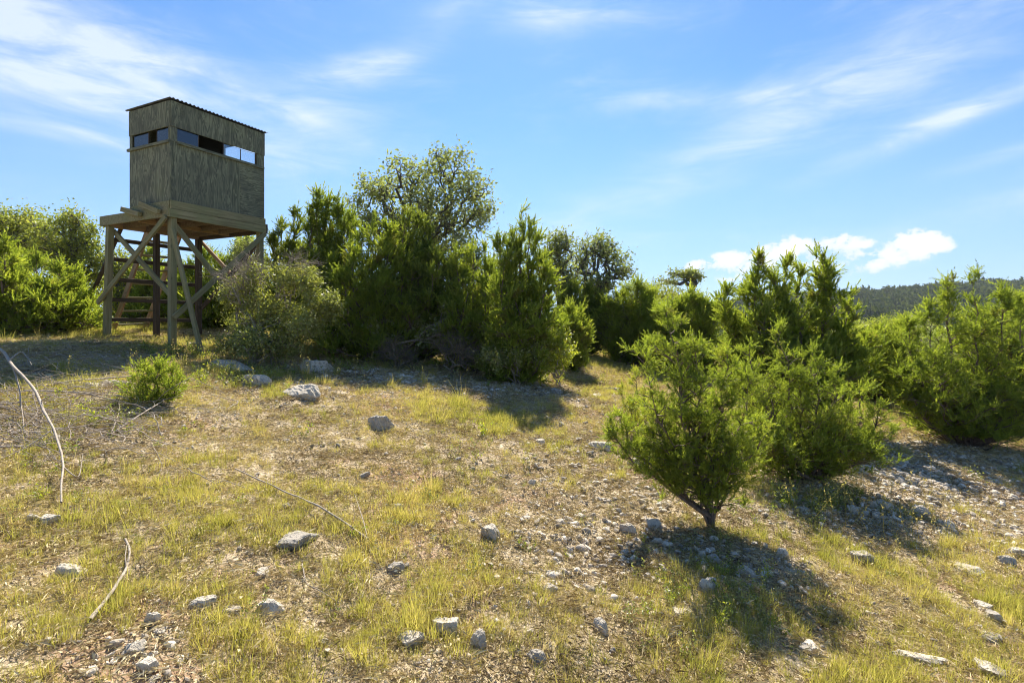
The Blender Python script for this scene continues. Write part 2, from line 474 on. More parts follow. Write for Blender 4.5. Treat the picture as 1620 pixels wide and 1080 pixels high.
def _ply(vertical):
    def f(t, p):
        g = t.node('ShaderNodeTexCoord').outputs['Object']
        oi = t.node('ShaderNodeObjectInfo').outputs['Random']
        v = t.vm('ADD', g, t.m('MULTIPLY', oi, 9))
        sc_ = (3.6, 3.6, .6) if vertical else (.8, .8, 6)
        st = t.vm('MULTIPLY', v, sc_)
        warp = t.noise(st, 1.1, 3, .55, .0, 1)
        st2 = t.vm('ADD', st, t.vm('SCALE', warp, 1.9))
        n0 = t.noise(st2, 1.3, 3, .6, .8)
        rings = t.m('PINGPONG', t.m('MULTIPLY', n0, 7.5), .5)
        rings = t.m('MULTIPLY', rings, 2.0)
        fine = t.noise(t.vm('MULTIPLY', v, (60, 60, 2.5) if vertical else (2.5, 2.5, 60)), 1.2, 4, .6)
        big = t.noise(v, 2.2, 4, .6)
        f_ = t.m('ADD', t.m('MULTIPLY', rings, .62), t.m('MULTIPLY', fine, .45))
        c = t.ramp(f_, [(.22, (.088, .094, .064)), (.5, (.150, .156, .105)), (.85, (.25, .258, .165))])
        c = t.mix(t.m('MULTIPLY', t.sstep(big, .42, .68), .55), c, (.095, .10, .075))
        c = t.mix(t.m('MULTIPLY', t.sstep(big, .5, .25), .35), c, (.20, .21, .11))
        t.l.new(c, p.inputs['Base Color']); p.inputs['Roughness'].default_value = .8
        bump(t, p, f_, .25, .006)
    return f
M['plywood'] = surf_mat('plywood', _ply(True))
M['plywood_side'] = surf_mat('plywood_side', _ply(False))
def _metal(t, p):
    g = t.node('ShaderNodeTexCoord').outputs['Object']
    c = t.ramp(t.noise(g, 8, 5), [(.3, (.05, .055, .055)), (.7, (.12, .125, .12))])
    t.l.new(c, p.inputs['Base Color']); p.inputs['Metallic'].default_value = .5; p.inputs['Roughness'].default_value = .5
M['roof_metal'] = surf_mat('roof_metal', _metal)
def _glass(name, col, rough=.05, tint=(.6, .65, .7)):
    m_, t = new_mat(name)
    tr = t.node('ShaderNodeBsdfTransparent'); tr.inputs[0].default_value = (*tint, 1)
    gl = t.node('ShaderNodeBsdfGlossy'); gl.inputs['Roughness'].default_value = rough; gl.inputs[0].default_value = (.9, .9, .9, 1)
    lw = t.node('ShaderNodeFresnel'); lw.inputs[0].default_value = 1.5
    mx = t.node('ShaderNodeMixShader')
    t.l.new(t.m('ADD', lw.outputs[0], .06), mx.inputs[0]); t.l.new(tr.outputs[0], mx.inputs[1]); t.l.new(gl.outputs[0], mx.inputs[2])
    o = t.node('ShaderNodeOutputMaterial'); t.l.new(mx.outputs[0], o.inputs[0])
    return m_
M['shade_black'] = surf_mat('shade_black', lambda t, p: setattr(p.inputs['Base Color'], 'default_value', (.012, .012, .012, 1)))  # near-black colour standing in for the shade inside the blind
M['glass'] = _glass('glass', None, .04, (.85, .9, .93))
M['glass_tinted'] = _glass('glass_tinted', None, .08, (.25, .29, .33))

# ------------------------------------------------------------------ ground sheet
def axis(n, near, far):
    s_ = np.linspace(-1, 1, n)
    k = 6.6
    return np.sinh(k * s_) / math.sinh(k) * far
gx = axis(560, 4, 1300.0); gy = axis(560, 4, 1300.0) + 5.0
GX, GY = np.meshgrid(gx, gy, indexing='ij')
GZ = G(GX, GY)
n_ = len(gx)
idx = np.arange(n_ * n_).reshape(n_, n_)
q = np.stack([idx[:-1, :-1], idx[1:, :-1], idx[1:, 1:], idx[:-1, 1:]], -1).reshape(-1, 4)
link('ground', mk_mesh('ground', np.stack([GX, GY, GZ], -1).reshape(-1, 3), q, [M['soil']], smooth=True), kind='structure')

# ------------------------------------------------------------------ scatter by geometry nodes (only for stuff)
def scatter(name, protos, P, rot, scl, idx_, label=None, cat=None):
    col = bpy.data.collections.new(name + '_pieces')
    for i, me in enumerate(protos):
        o = bpy.data.objects.new('%s_piece_%03d' % (name, i), me); col.objects.link(o)
    me = bpy.data.meshes.new(name)
    me.vertices.add(len(P)); me.vertices.foreach_set('co', np.ascontiguousarray(P, dtype=np.float32).ravel())
    a = me.attributes.new('rot', 'FLOAT_VECTOR', 'POINT'); a.data.foreach_set('vector', np.ascontiguousarray(rot, dtype=np.float32).ravel())
    a = me.attributes.new('scl', 'FLOAT_VECTOR', 'POINT'); a.data.foreach_set('vector', np.ascontiguousarray(scl, dtype=np.float32).ravel())
    a = me.attributes.new('idx', 'INT', 'POINT'); a.data.foreach_set('value', np.ascontiguousarray(idx_, dtype=np.int32))
    me.update()
    o = link(name, me, kind='stuff', label=label, cat=cat)
    ng = bpy.data.node_groups.new(name, 'GeometryNodeTree')
    ng.interface.new_socket('Geometry', in_out='INPUT', socket_type='NodeSocketGeometry')
    ng.interface.new_socket('Geometry', in_out='OUTPUT', socket_type='NodeSocketGeometry')
    gi = ng.nodes.new('NodeGroupInput'); go = ng.nodes.new('NodeGroupOutput')
    ci = ng.nodes.new('GeometryNodeCollectionInfo'); ci.inputs['Collection'].default_value = col
    ci.inputs['Separate Children'].default_value = True; ci.inputs['Reset Children'].default_value = True
    ip = ng.nodes.new('GeometryNodeInstanceOnPoints'); ip.inputs['Pick Instance'].default_value = True
    def na(nm, ty):
        nd = ng.nodes.new('GeometryNodeInputNamedAttribute'); nd.data_type = ty; nd.inputs['Name'].default_value = nm
        return [s for s in nd.outputs if s.enabled and s.name == 'Attribute'][0]
    er = ng.nodes.new('FunctionNodeEulerToRotation')
    L = ng.links.new
    L(gi.outputs[0], ip.inputs['Points']); L(ci.outputs[0], ip.inputs['Instance'])
    L(na('idx', 'INT'), ip.inputs['Instance Index'])
    L(na('rot', 'FLOAT_VECTOR'), er.inputs[0]); L(er.outputs[0], ip.inputs['Rotation'])
    L(na('scl', 'FLOAT_VECTOR'), ip.inputs['Scale'])
    L(ip.outputs[0], go.inputs[0])
    md = o.modifiers.new('scatter', 'NODES'); md.node_group = ng
    return o

# ------------------------------------------------------------------ the hunting blind
TO = np.array([-5.733, 9.10]); TU = np.array([.445, .8955]); TV = np.array([-.8955, .445])
def tw(u, v, z):
    p = TO + TU * u + TV * v
    return Vector((p[0], p[1], z))
blind = thing('hunting_blind', 'raised plywood hunting blind with slit windows on a tall timber stand', 'hunting blind', tw(.9, .9, float(G(-6.1, 10.3))))
BINV = Matrix.Translation(blind.location).inverted()
def box_mesh(name, dx, dy, dz, mat, bev=.004):
    x, y, z = dx / 2, dy / 2, dz / 2
    b = min(bev, x * .4, y * .4, z * .4)
    V = []; 
    for sx in (-1, 1):
        for sy in (-1, 1):
            for sz in (-1, 1):
                V += [(sx * x, sy * (y - b), sz * (z - b)), (sx * (x - b), sy * y, sz * (z - b)), (sx * (x - b), sy * (y - b), sz * z)]
    import bmesh
    bm = bmesh.new()
    for v in V: bm.verts.new(v)
    bmesh.ops.convex_hull(bm, input=bm.verts)
    bmesh.ops.recalc_face_normals(bm, faces=bm.faces)
    me = bpy.data.meshes.new(name); bm.to_mesh(me); bm.free(); me.materials.append(mat)
    return me
def beam(name, a, b, wd, th, mat, side=None, parent=blind, label=None):
    """board from a to b (world), wd across `side`, th the other way"""
    a = Vector(a); b = Vector(b); x = (b - a); L = x.length; x.normalize()
    s_ = Vector(side) if side is not None else Vector((0, 0, 1))
    z = (s_ - x * s_.dot(x)).normalized(); y = z.cross(x)
    me = box_mesh(name, L, th, wd, M[mat])
    o = link(name, me, parent, label=label)
    mw = Matrix((( x.x, y.x, z.x, (a.x + b.x) / 2), (x.y, y.y, z.y, (a.y + b.y) / 2), (x.z, y.z, z.z, (a.z + b.z) / 2), (0, 0, 0, 1)))
    pl = parent.location if parent.parent is None else None
    if parent is blind: o.matrix_basis = BINV @ mw
    else: o.matrix_basis = parent.matrix_basis.inverted() @ BINV @ mw
    return o
UU = Vector((TU[0], TU[1], 0)); VV = Vector((TV[0], TV[1], 0)); ZZ = Vector((0, 0, 1))
TLR = Matrix(((UU.x, VV.x, 0, 0), (UU.y, VV.y, 0, 0), (0, 0, 1, 0), (0, 0, 0, 1)))
def tbox(name, u0, u1, v0, v1, z0, z1, mat, parent=blind, label=None, bev=.003):
    me = box_mesh(name, u1 - u0, v1 - v0, z1 - z0, M[mat], bev)
    o = link(name, me, parent, label=label)
    mw = Matrix.Translation(tw((u0 + u1) / 2, (v0 + v1) / 2, (z0 + z1) / 2)) @ TLR
    if parent is blind: o.matrix_basis = BINV @ mw
    else: o.matrix_basis = parent.matrix_basis.inverted() @ BINV @ mw
    return o
BL, BW = 1.84, 1.19
T = .018
Z0, ZW0, ZW1, ZT = 2.055, 3.06, 3.30, 3.735
# long face (towards the clearing)
tbox('wall_panel', .0, 1.30, 0, T, Z0, ZW0, 'plywood', label='large lower plywood panel of the long side')
tbox('wall_panel', 1.303, BL, -.003, T - .003, Z0, ZW0, 'plywood_side', label='narrow lower panel with sideways grain')
tbox('wall_panel', -.004, BL + .004, -.012, .006, ZW1, ZT, 'plywood', label='upper plywood band of the long side')
# short face
tbox('wall_panel', 0, T, .02, BW, Z0, ZW0, 'plywood', label='lower plywood panel of the short side')
tbox('wall_panel', -.012, .006, .008, BW + .004, ZW1, ZT, 'plywood', label='upper plywood band of the short side')
# back long side and far end, with a doorway at the far end
tbox('wall_panel', 0, BL, BW - T, BW, Z0, ZW0, 'plywood'); tbox('wall_panel', 0, BL, BW - T, BW, 3.52, ZT, 'plywood'); tbox('wall_panel', 0, BL - .05, BW - T, BW, ZW0 + .003, 3.517, 'plywood')
tbox('wall_panel', BL - T, BL, T, .25, Z0, ZT, 'plywood')
tbox('wall_panel', BL - T, BL, .25, BW - T, 3.62, ZT, 'plywood')
# corner posts and window studs
for u, v in ((.0, .0), (0, BW - .05), (BL - .09, 0), (BL - .05, BW - .05)):
    uu = .1 if (u == 0 and v == 0) else (.09 if v == 0 else .05)
    tbox('corner_post', u + T + .001, u + uu, v + T + .001, v + .05, Z0, ZT - .01, 'lumber')
tbox('window_stud', .002, .112, -.001, .017, ZW0 + .001, ZW1 - .001, 'plywood')
tbox('window_stud', 1.67, BL - .001, -.001, .017, ZW0 + .001, ZW1 - .001, 'plywood')
tbox('window_stud', -.001, .017, .022, .07, ZW0 + .001, ZW1 - .001, 'plywood')
tbox('window_stud', -.001, .017, 1.12, BW - .001, ZW0 + .001, ZW1 - .001, 'plywood')
# ledges under the windows
tbox('window_ledge', .10, BL - .02, -.035, -.001, ZW0 - .035, ZW0 + .012, 'plywood_side')
tbox('window_ledge', -.035, -.001, .015, BW + .03, ZW0 - .035, ZW0 + .012, 'plywood_side')
tbox('corner_trim', -.022, .0, -.022, .015, Z0, ZW0 - .04, 'plywood')
# window sashes: (u0,u1) spans on the long side; some slid open
def pane(u0, u1, v0, v1, z0, z1, mat):
    w_ = tbox('window_pane', u0, u1, v0, v1, z0, z1, mat, bev=.0005)
    return w_
pane(.115, .50, .022, .026, ZW0 + .013, ZW1 - .002, 'glass_tinted')
pane(.98, 1.33, .022, .026, ZW0 + .013, ZW1 - .002, 'glass')
pane(1.33, 1.667, .030, .034, ZW0 + .013, ZW1 - .002, 'glass')
for u in (.50, .975, 1.33, 1.655):
    tbox('window_frame', u - .006, u + .006, .018, .036, ZW0 + .013, ZW1 - .003, 'lumber_dark')
pane(.022, .026, .08, .42, ZW0 + .013, ZW1 - .002, 'glass_tinted')
pane(.022, .026, .66, 1.11, ZW0 + .013, ZW1 - .002, 'glass_tinted')
for v in (.42, .66):
    tbox('window_frame', .018, .036, v - .006, v + .006, ZW0 + .013, ZW1 - .003, 'lumber_dark')
tbox('dark_panel', .30, 1.31, .50, .515, Z0, ZT - .03, 'shade_black', label='added black panel standing in for the shade inside the blind')  # sheet added behind the windows so the open slots read dark
# corrugated roof
nu, nv = 150, 2
us = np.linspace(-.04, BL + .05, nu); vs = np.array([-.05, BW + .06])
V = []
for th_ in (0, -.006):
    for v_ in vs:
        for u_ in us:
            p = tw(u_, v_, 3.765 + .011 * math.sin(u_ * 2 * math.pi / .072) + th_) - blind.location
            V.append(p[:])
fq = []
for i in range(nu - 1):
    fq += [(i, i + 1, nu + i + 1, nu + i), (2 * nu + i, 3 * nu + i, 3 * nu + i + 1, 2 * nu + i + 1),
           (i, 2 * nu + i, 2 * nu + i + 1, i + 1), (nu + i, nu + i + 1, 3 * nu + i + 1, 3 * nu + i)]
fq += [(0, nu, 3 * nu, 2 * nu), (nu - 1, 3 * nu - 1, 4 * nu - 1, 2 * nu - 1)]
link('roof', mk_mesh('roof', np.array(V), np.array(fq), [M['roof_metal']]), blind, label='dark corrugated metal roof sheet')
for v_ in (.05, BW - .09):
    tbox('roof_rail', .02, BL - .02, v_ + .001, v_ + .04, 3.70, 3.748, 'lumber')
for u_, z_ in [(u0, z0) for u0 in (.03, .45, .88, 1.27, 1.34, 1.8) for z0 in (2.09, 2.55, 3.0)] + [(u0, z0) for u0 in (.03, .6, 1.2, 1.8) for z0 in (3.34, 3.70)]:
    tbox('screw', u_ - .006, u_ + .006, (-.015 if z_ > 3.3 else -.006), (-.010 if z_ > 3.3 else .001), z_ - .006, z_ + .006, 'roof_metal', bev=.002)
# deck and rim
PW = 2.03
tbox('deck', .04, BL - .04, .04, PW - .04, 1.925, 1.945, 'lumber_red')
tbox('floor', .0, BL, .0, BW, 1.99, 2.05, 'lumber')
tbox('rim_board', -.04, BL + .01, -.045, -.003, 1.765, 1.905, 'lumber'); tbox('rim_board', -.02, BL, -.04, -.005, 1.91, 2.052, 'lumber')
tbox('rim_board', -.04, -.002, .0, PW + .04, 1.775, 1.95, 'lumber'); tbox('rim_board', -.03, -.003, .0, 1.05, 1.953, 2.045, 'lumber')
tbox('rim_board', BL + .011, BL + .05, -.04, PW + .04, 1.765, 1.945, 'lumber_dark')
tbox('rim_board', .0, BL + .01, PW, PW + .038, 1.775, 1.945, 'lumber_brown')
for u in (.34, .76, 1.18, 1.55):
    tbox('joist', u, u + .038, .0, PW - .002, 1.78, 1.924, 'lumber_red')
tbox('joist', .05, BL - .05, .98, 1.02, 1.775, 1.86, 'lumber_brown')
# posts
def gz(u, v):
    p = tw(u, v, 0); return float(G(p.x, p.y))
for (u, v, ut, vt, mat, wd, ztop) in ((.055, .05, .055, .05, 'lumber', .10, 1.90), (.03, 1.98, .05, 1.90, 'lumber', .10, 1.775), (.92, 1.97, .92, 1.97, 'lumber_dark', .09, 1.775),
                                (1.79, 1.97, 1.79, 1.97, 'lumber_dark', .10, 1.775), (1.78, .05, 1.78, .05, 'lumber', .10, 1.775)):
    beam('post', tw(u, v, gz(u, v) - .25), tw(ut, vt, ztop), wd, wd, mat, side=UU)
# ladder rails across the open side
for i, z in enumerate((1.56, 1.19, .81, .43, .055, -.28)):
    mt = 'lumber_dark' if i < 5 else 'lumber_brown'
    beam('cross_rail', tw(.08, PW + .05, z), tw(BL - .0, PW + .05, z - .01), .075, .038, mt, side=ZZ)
# braces
beam('brace', tw(-.065, .03, 1.77), tw(-.075, 2.06, .36), .09, .038, 'lumber', side=ZZ)
beam('brace', tw(.125, 1.93, 1.70), tw(.125, .05, .36), .09, .038, 'lumber', side=ZZ)
beam('brace', tw(.10, .125, 1.72), tw(1.80, .125, -.15), .09, .038, 'lumber', side=ZZ)
beam('brace', tw(1.84, -.03, 1.76), tw(.03, -.03, .08), .09, .038, 'lumber', side=ZZ)
beam('brace', tw(1.87, 2.0, 1.74), tw(1.87, .05, .25), .07, .038, 'lumber_brown', side=ZZ)
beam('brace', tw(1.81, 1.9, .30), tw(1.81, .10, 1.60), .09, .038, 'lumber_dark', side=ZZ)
ft = Vector((-5.02, 8.80, 0)); ft.z = float(G(ft.x, ft.y)) - .05
beam('prop', tw(-.02, -.06, 1.55), ft, .085, .045, 'lumber', side=VV, label='pale green prop board leaning from the near post')
hp = tw(.365, 3.83, gz(.365, 3.83) - .08)
beam('handrail', tw(.365, 2.10, 1.86), hp, .07, .036, 'lumber_dark', side=UU)
# cleats at the near corner
beam('cleat', tw(-.09, 1.25, 2.0), tw(-.10, .70, 1.86), .085, .06, 'lumber', side=ZZ)
beam('cleat', tw(-.09, .71, 2.05), tw(-.10, .16, 1.86), .085, .06, 'lumber', side=ZZ)
# ladder
lad = []
for u in (.85, 1.49):
    lad.append((tw(u, 2.12, 1.86), tw(u, 3.42, gz(u, 3.42) - .05)))
    beam('ladder_rail', lad[-1][0], lad[-1][1], .13, .04, 'lumber_brown', side=Vector((TV[0], TV[1], 1)))
for k in range(7):
    t_ = .10 + k * .133
    a_ = lad[0][0].lerp(lad[0][1], t_); b_ = lad[1][0].lerp(lad[1][1], t_)
    beam('rung', a_, b_, .14, .035, 'lumber', side=VV)

# ------------------------------------------------------------------ trees
def finish_tree(name, label, cat, x, y, wood, wmat, fol, fmat, group=None, lean=None):
    z = float(G(x, y)) - .03
    r_ = thing(name, label, cat, (x, y, z), group)
    link('trunk', wood.mesh('trunk', [M[wmat]], smooth=True), r_)
    if fol is not None: link('crown', fol.mesh('crown', [M[fmat]]), r_)
    return r_

def spiry(name, label, cat, px, d, tips, seed, base_r=.05, dens=1.0, plume=.26, K=24, lw=.016, fmat='juniper_mid', group=None,
          low=.06, base_xy=None, gap=.35, curve=.55, depth=1.0, ppc=5, zmin=.05, fork=0.0, up=1.0, spr=.62, extra=0, lowx=0.0):
    """juniper: tips = [(px, py, radius px)], each the point of an upswept leader"""
    rng = np.random.RandomState(seed)
    x0, y0 = at(px, d) if base_xy is None else base_xy
    z0 = float(G(x0, y0)) - .03
    S = []
    tips = list(tips)
    for (tx, ty, tr) in list(tips):
        for _ in range(extra):
            tips.append((tx + rng.normal(0, 1.0) * tr, ty + rng.uniform(10, 75), tr * rng.uniform(.5, .85)))
    for (tx, ty, tr) in tips:
        dy = rng.uniform(-.5, .5) * tr / F * d * 2.2 * depth
        dd = d + dy
        S.append(((tx - 810) / F * dd - x0, dd - y0, (510 - ty) / F * dd - z0, tr / F * d))
    S = np.array(S)
    wood = Acc(); fol = Acc()
    t = np.linspace(0, 1, 9)
    stems = []
    for s_ in S:
        tip = s_[:3]
        base = np.array([rng.normal(0, base_r), rng.normal(0, base_r), 0]) * (1 if fork == 0 else .25)
        # leaders swing outward low down, then go up
        hxy = (1 - (1 - np.clip((t - fork) / (1 - fork), 0, 1)) ** (1 + curve * 2))
        P = np.stack([base[0] + (tip[0] - base[0]) * hxy, base[1] + (tip[1] - base[1]) * hxy, tip[2] * t], -1)
        P[1:-1, :2] += rng.normal(0, .02 * tip[2], (7, 2))
        stems.append(P)
    stems = np.array(stems)
    Rr = base_r * (1 - t[None] * .93) * rng.uniform(.5, 1, (len(S), 1))
    wood.add(*tubes(stems, Rr, 6))
    for s_, P in zip(S, stems):
        h = s_[2]; r = s_[3]; low_i = low + min(.45, lowx * math.hypot(s_[0], s_[1]) / max(h, .1))
        nb = int(dens * (24 + 80 * h * max(r, .1)))
        tt = low_i + (1.0 - low_i) * rng.rand(nb) ** .85 * .99
        prof = r * np.clip((1 - tt) * 2.1, .0, 1) ** .75 * (.55 + .45 * np.clip((tt - low_i) * 6, 0, 1)) + .03
        azm = rng.rand(nb) * 2 * np.pi
        lump = .62 + .75 * rng.rand(nb) ** 1.3
        rr = prof * lump
        # knock holes in the crown
        keep = (np.sin(azm * 3 + tt * 19 + seed) + np.sin(azm * 2 - tt * 31)) > -2 + gap * 1.6
        tt, rr, azm = tt[keep], rr[keep], azm[keep]
        def on(q_):
            q_ = np.clip(q_, 0, 1) * 8; i = np.minimum(q_.astype(int), 7); f = (q_ - i)[:, None]
            return P[i] * (1 - f) + P[i + 1] * f
        E = on(tt) + np.stack([np.cos(azm) * rr, np.sin(azm) * rr, rng.uniform(-.06, .12, len(tt)) * h * .4], -1)
        E[:, 2] = np.maximum(E[:, 2], zmin)
        A = on(tt - (.35 + .5 * rng.rand(len(tt))) * rr / max(h, .1))
        C = curves(rng, A, E, 5, .07, up=.0)
        wood.add(*tubes(C, np.linspace(1, .25, 5)[None] * (.004 + .02 * rr[:, None]), 3))
        outd = norm(E - A)
        # plumes along the outer part of every branch
        ncl = np.maximum(2, (rr / plume * 1.5 + 1.3).astype(int))
        ci = np.repeat(np.arange(len(tt)), ncl)
        f = .38 + .62 * rng.rand(len(ci)) ** .6
        i4 = np.minimum((f * 4).astype(int), 3); fr = (f * 4 - i4)[:, None]
        cc = C[ci, i4] * (1 - fr) + C[ci, i4 + 1] * fr
        cc = cc + rng.normal(0, 1, cc.shape) * (.14 * rr[ci] + .01)[:, None] * np.array([1, 1, .6])
        cd = norm(outd[ci] * .8 + np.array([0, 0, up]) + rng.normal(0, .35, cc.shape))
        # a twig to every clump
        wood.add(*tubes(curves(rng, C[ci, i4], cc, 3, .05), np.array([[1, .8, .5]]) * .0035 * (plume / .12) ** .5, 3))
        bi = np.repeat(np.arange(len(ci)), ppc)
        dr = norm(cd[bi] * (.9 + .4 * (up > .8)) + rng.normal(0, .55, (len(bi), 3)))
        ln = plume * rng.uniform(.5, 1.0, len(bi)) * (.7 + .6 * rng.rand(len(ci)))[bi]
        base = cc[bi] + dr * rng.uniform(-.2, .3, (len(bi), 1)) * plume
        base[:, 2] = np.maximum(base[:, 2], zmin)
        fol.add(*plumes(rng, base, dr, ln, K, lw, spread=spr))
        # tip plumes
        tb = on(rng.uniform(.84, 1.0, 10)); dt = norm(np.array([0, 0, 1.]) + rng.normal(0, .22, (10, 3)))
        fol.add(*plumes(rng, tb + rng.normal(0, .012, tb.shape), dt, plume * rng.uniform(.5, 1.0, 10), K, lw))
    return finish_tree(name, label, cat, x0, y0, wood, 'bark_juniper', fol, fmat, group)

def hubtree(name, label, cat, px, d, lobes, seed, n=300, r0=.09, levels=(5, 18, 70), leaf=.06, nl=18, rl=.14, fmat='oak', wmat='bark_oak',
            group=None, kind='leaf', trunk_h=.35, wob=.16, plume=.2, K=20, lw=.01, shell=.5, multi=1, npl=5, upb=.6, depth=1.0, base_xy=None, last=.05, dead=0):
    """tree or shrub whose boughs divide towards many twig ends; lobes = [(px, py, rx px, rz px)]"""
    rng = np.random.RandomState(seed)
    x0, y0 = at(px, d) if base_xy is None else base_xy
    z0 = float(G(x0, y0)) - .03
    Lc = []
    for (lx, ly, rx, rz) in lobes:
        dy = rng.uniform(-.6, .6) * rx / F * d * depth; dd = d + dy
        Lc.append(((lx - 810) / F * dd - x0, dd - y0, (510 - ly) / F * dd - z0, rx / F * d, rz / F * d))
    Lc = np.array(Lc)
    vol = Lc[:, 3] ** 2 * Lc[:, 4]; pr = vol ** .7; pr /= pr.sum()
    li = rng.choice(len(Lc), n, p=pr)
    dirs = norm(rng.normal(0, 1, (n, 3)))
    rad = rng.rand(n) ** (shell)
    rad = rad * (.82 + .3 * rng.rand(n))
    Tg = Lc[li, :3] + dirs * rad[:, None] * Lc[li][:, [3, 3, 4]] * np.array([1, depth, 1])
    Tg = Tg[Tg[:, 2] > .08]; n = len(Tg)
    def cluster(P, k):
        k = min(k, len(P)); c = P[rng.choice(len(P), k, replace=False)]
        for _ in range(4):
            a = np.argmin(((P[:, None] - c[None]) ** 2).sum(-1), 1)
            for j in range(k):
                if (a == j).any(): c[j] = P[a == j].mean(0)
        return c, a
    c3, a3 = cluster(Tg, levels[2]); c2, a2 = cluster(c3, levels[1]); c1, a1 = cluster(c2, levels[0])
    mean = Tg.mean(0)
    fork = np.array([mean[0] * .25, mean[1] * .25, mean[2] * trunk_h])
    c1 = fork + (c1 - fork) * .55
    c2 = c1[a1] + (c2 - c1[a1]) * .72; c3 = c2[a2] + (c3 - c2[a2]) * .85
    wood = Acc()
    base = np.zeros((multi, 3)); base[:, :2] = rng.normal(0, .04 + .03 * (multi > 1), (multi, 2))
    wood.add(*tubes(curves(rng, base, np.repeat(fork[None], multi, 0) + (rng.normal(0, .08, (multi, 3)) if multi > 1 else 0), 6, .06), np.linspace(1.15, .8, 6)[None] * r0 * np.ones((multi, 1)) / math.sqrt(multi), 7))
    def seg(A, B, ra, rb, n_=6, sides=5, wb=wob, up=.06):
        C = curves(rng, A, B, n_, wb, up=up)
        wood.add(*tubes(C, np.linspace(ra, rb, n_)[None] * np.ones((len(A), 1)), sides)); return C
    seg(np.repeat(fork[None], len(c1), 0), c1, r0 * .62, r0 * .42, 7, 6)
    seg(c1[a1], c2, r0 * .38, r0 * .22)
    seg(c2[a2], c3, r0 * .19, r0 * .09, 6, 4)
    Ct = seg(c3[a3], Tg, r0 * .075, r0 * last * .6, 5, 3, wob)
    if kind == 'dead':
        # extra fine twigs
        m = 6; bi = np.repeat(np.arange(n), m)
        A = Ct[bi, rng.randint(1, 5, len(bi))]; B = A + norm(rng.normal(0, 1, A.shape) + norm(Tg - c3[a3])[bi]) * leaf * rng.uniform(.5, 1.4, (len(bi), 1))
        wood.add(*tubes(curves(rng, A, B, 4, .15), np.linspace(1, .4, 4)[None] * .0028 * np.ones((len(bi), 1)), 3))
        return finish_tree(name, label, cat, x0, y0, wood, wmat, None, None, group)
    fol = Acc()
    if kind == 'leaf':
        bi = np.repeat(np.arange(n), nl)
        f = rng.rand(len(bi)) ** .6 * 4; i = np.minimum(f.astype(int), 3); fr = (f - i)[:, None]
        p = Ct[bi, i] * (1 - fr) + Ct[bi, i + 1] * fr
        p = p + rng.normal(0, 1, p.shape) * rl * .5
        cl = rng.rand(n)
        fol.add(*leaves(rng, p, leaf, tint=cl[bi] * .55 + rng.rand(len(bi)) * .45))
    else:
        bi = np.repeat(np.arange(n), npl)
        f = (.25 + .75 * rng.rand(len(bi))) * 4; i = np.minimum(f.astype(int), 3); fr = (f - i)[:, None]
        p = Ct[bi, i] * (1 - fr) + Ct[bi, i + 1] * fr + rng.normal(0, 1, (len(bi), 3)) * rl * .5
        od = norm(Tg - c2[a2][a3] * .6 - mean * .4)[bi]
        dr = norm(od * .7 + np.array([0, 0, upb]) + rng.normal(0, .4, p.shape))
        fol.add(*plumes(rng, p, dr, plume * rng.uniform(.6, 1.15, len(bi)), K, lw))
    return finish_tree(name, label, cat, x0, y0, wood, wmat, fol, fmat, group)

def px_tree(*a, **k): return spiry(*a, **k)

# --- the thicket in the middle
TH = 'junipers of the thicket behind the clearing'
spiry('juniper_tree', 'slim spiry juniper just right of the blind, leftmost of the thicket', 'juniper', 452, 11.6, [(445, 348, 14), (468, 328, 16), (430, 372, 14), (490, 350, 18), (455, 400, 26)], 11, extra=1, dens=.6, plume=.22, fmat='juniper_dark', group=TH)
spiry('juniper_tree', 'dark juniper with a cluster of pointed tops left of the big oak', 'juniper', 520, 11.3, [(505, 312, 22), (535, 303, 20), (520, 335, 26), (552, 345, 24), (493, 340, 20), (560, 390, 34), (480, 400, 30)], 12, extra=1, dens=.55, plume=.24, fmat='juniper_mid', group=TH)
spiry('juniper_tree', 'broad bright green juniper in front of the big oak', 'juniper', 590, 10.3, [(575, 368, 30), (600, 352, 28), (560, 400, 34), (618, 385, 30), (590, 420, 44), (545, 440, 36), (605, 470, 50), (570, 500, 50)], 13, extra=2, dens=.42, plume=.24, fmat='juniper_mid', group=TH)
spiry('juniper_tree', 'dark round-topped juniper directly under the big oak crown', 'juniper', 655, 10.8, [(640, 332, 28), (662, 335, 28), (678, 368, 26), (625, 360, 26), (690, 400, 26), (655, 420, 46), (680, 460, 44)], 14, extra=2, dens=.45, plume=.24, fmat='juniper_dark', group=TH)
spiry('juniper_tree', 'loose open juniper between the dark one and the tallest spire', 'juniper', 745, 10.4, [(720, 395, 24), (748, 382, 24), (768, 398, 20), (735, 440, 40), (770, 450, 36), (715, 480, 34), (750, 520, 36)], 15, extra=2, dens=.36, plume=.22, fmat='juniper_mid', group=TH)
spiry('juniper_tree', 'tall narrow juniper with the highest twin spire at the thicket edge', 'juniper', 825, 9.8, [(821, 335, 15), (838, 345, 14), (812, 370, 22), (850, 372, 20), (862, 420, 24), (800, 410, 28), (835, 440, 42), (865, 475, 26), (805, 480, 40), (850, 520, 36), (790, 540, 34)], 16, extra=1, dens=.5, plume=.23, fmat='juniper_mid', group=TH)
hubtree('live_oak', 'tall live oak with an open airy crown rising over the junipers', 'oak tree', 672, 13.5,
        [(650, 285, 55, 38), (715, 260, 45, 34), (590, 300, 42, 26), (745, 305, 44, 34), (690, 330, 70, 40), (570, 345, 34, 40), (755, 345, 36, 22), (640, 360, 70, 30), (700, 385, 70, 30), (778, 328, 16, 12), (780, 300, 10, 8)],
        21, n=640, r0=.12, leaf=.09, nl=21, rl=.2, trunk_h=.5, levels=(7, 34, 150), shell=.4, last=.06, wob=.2)
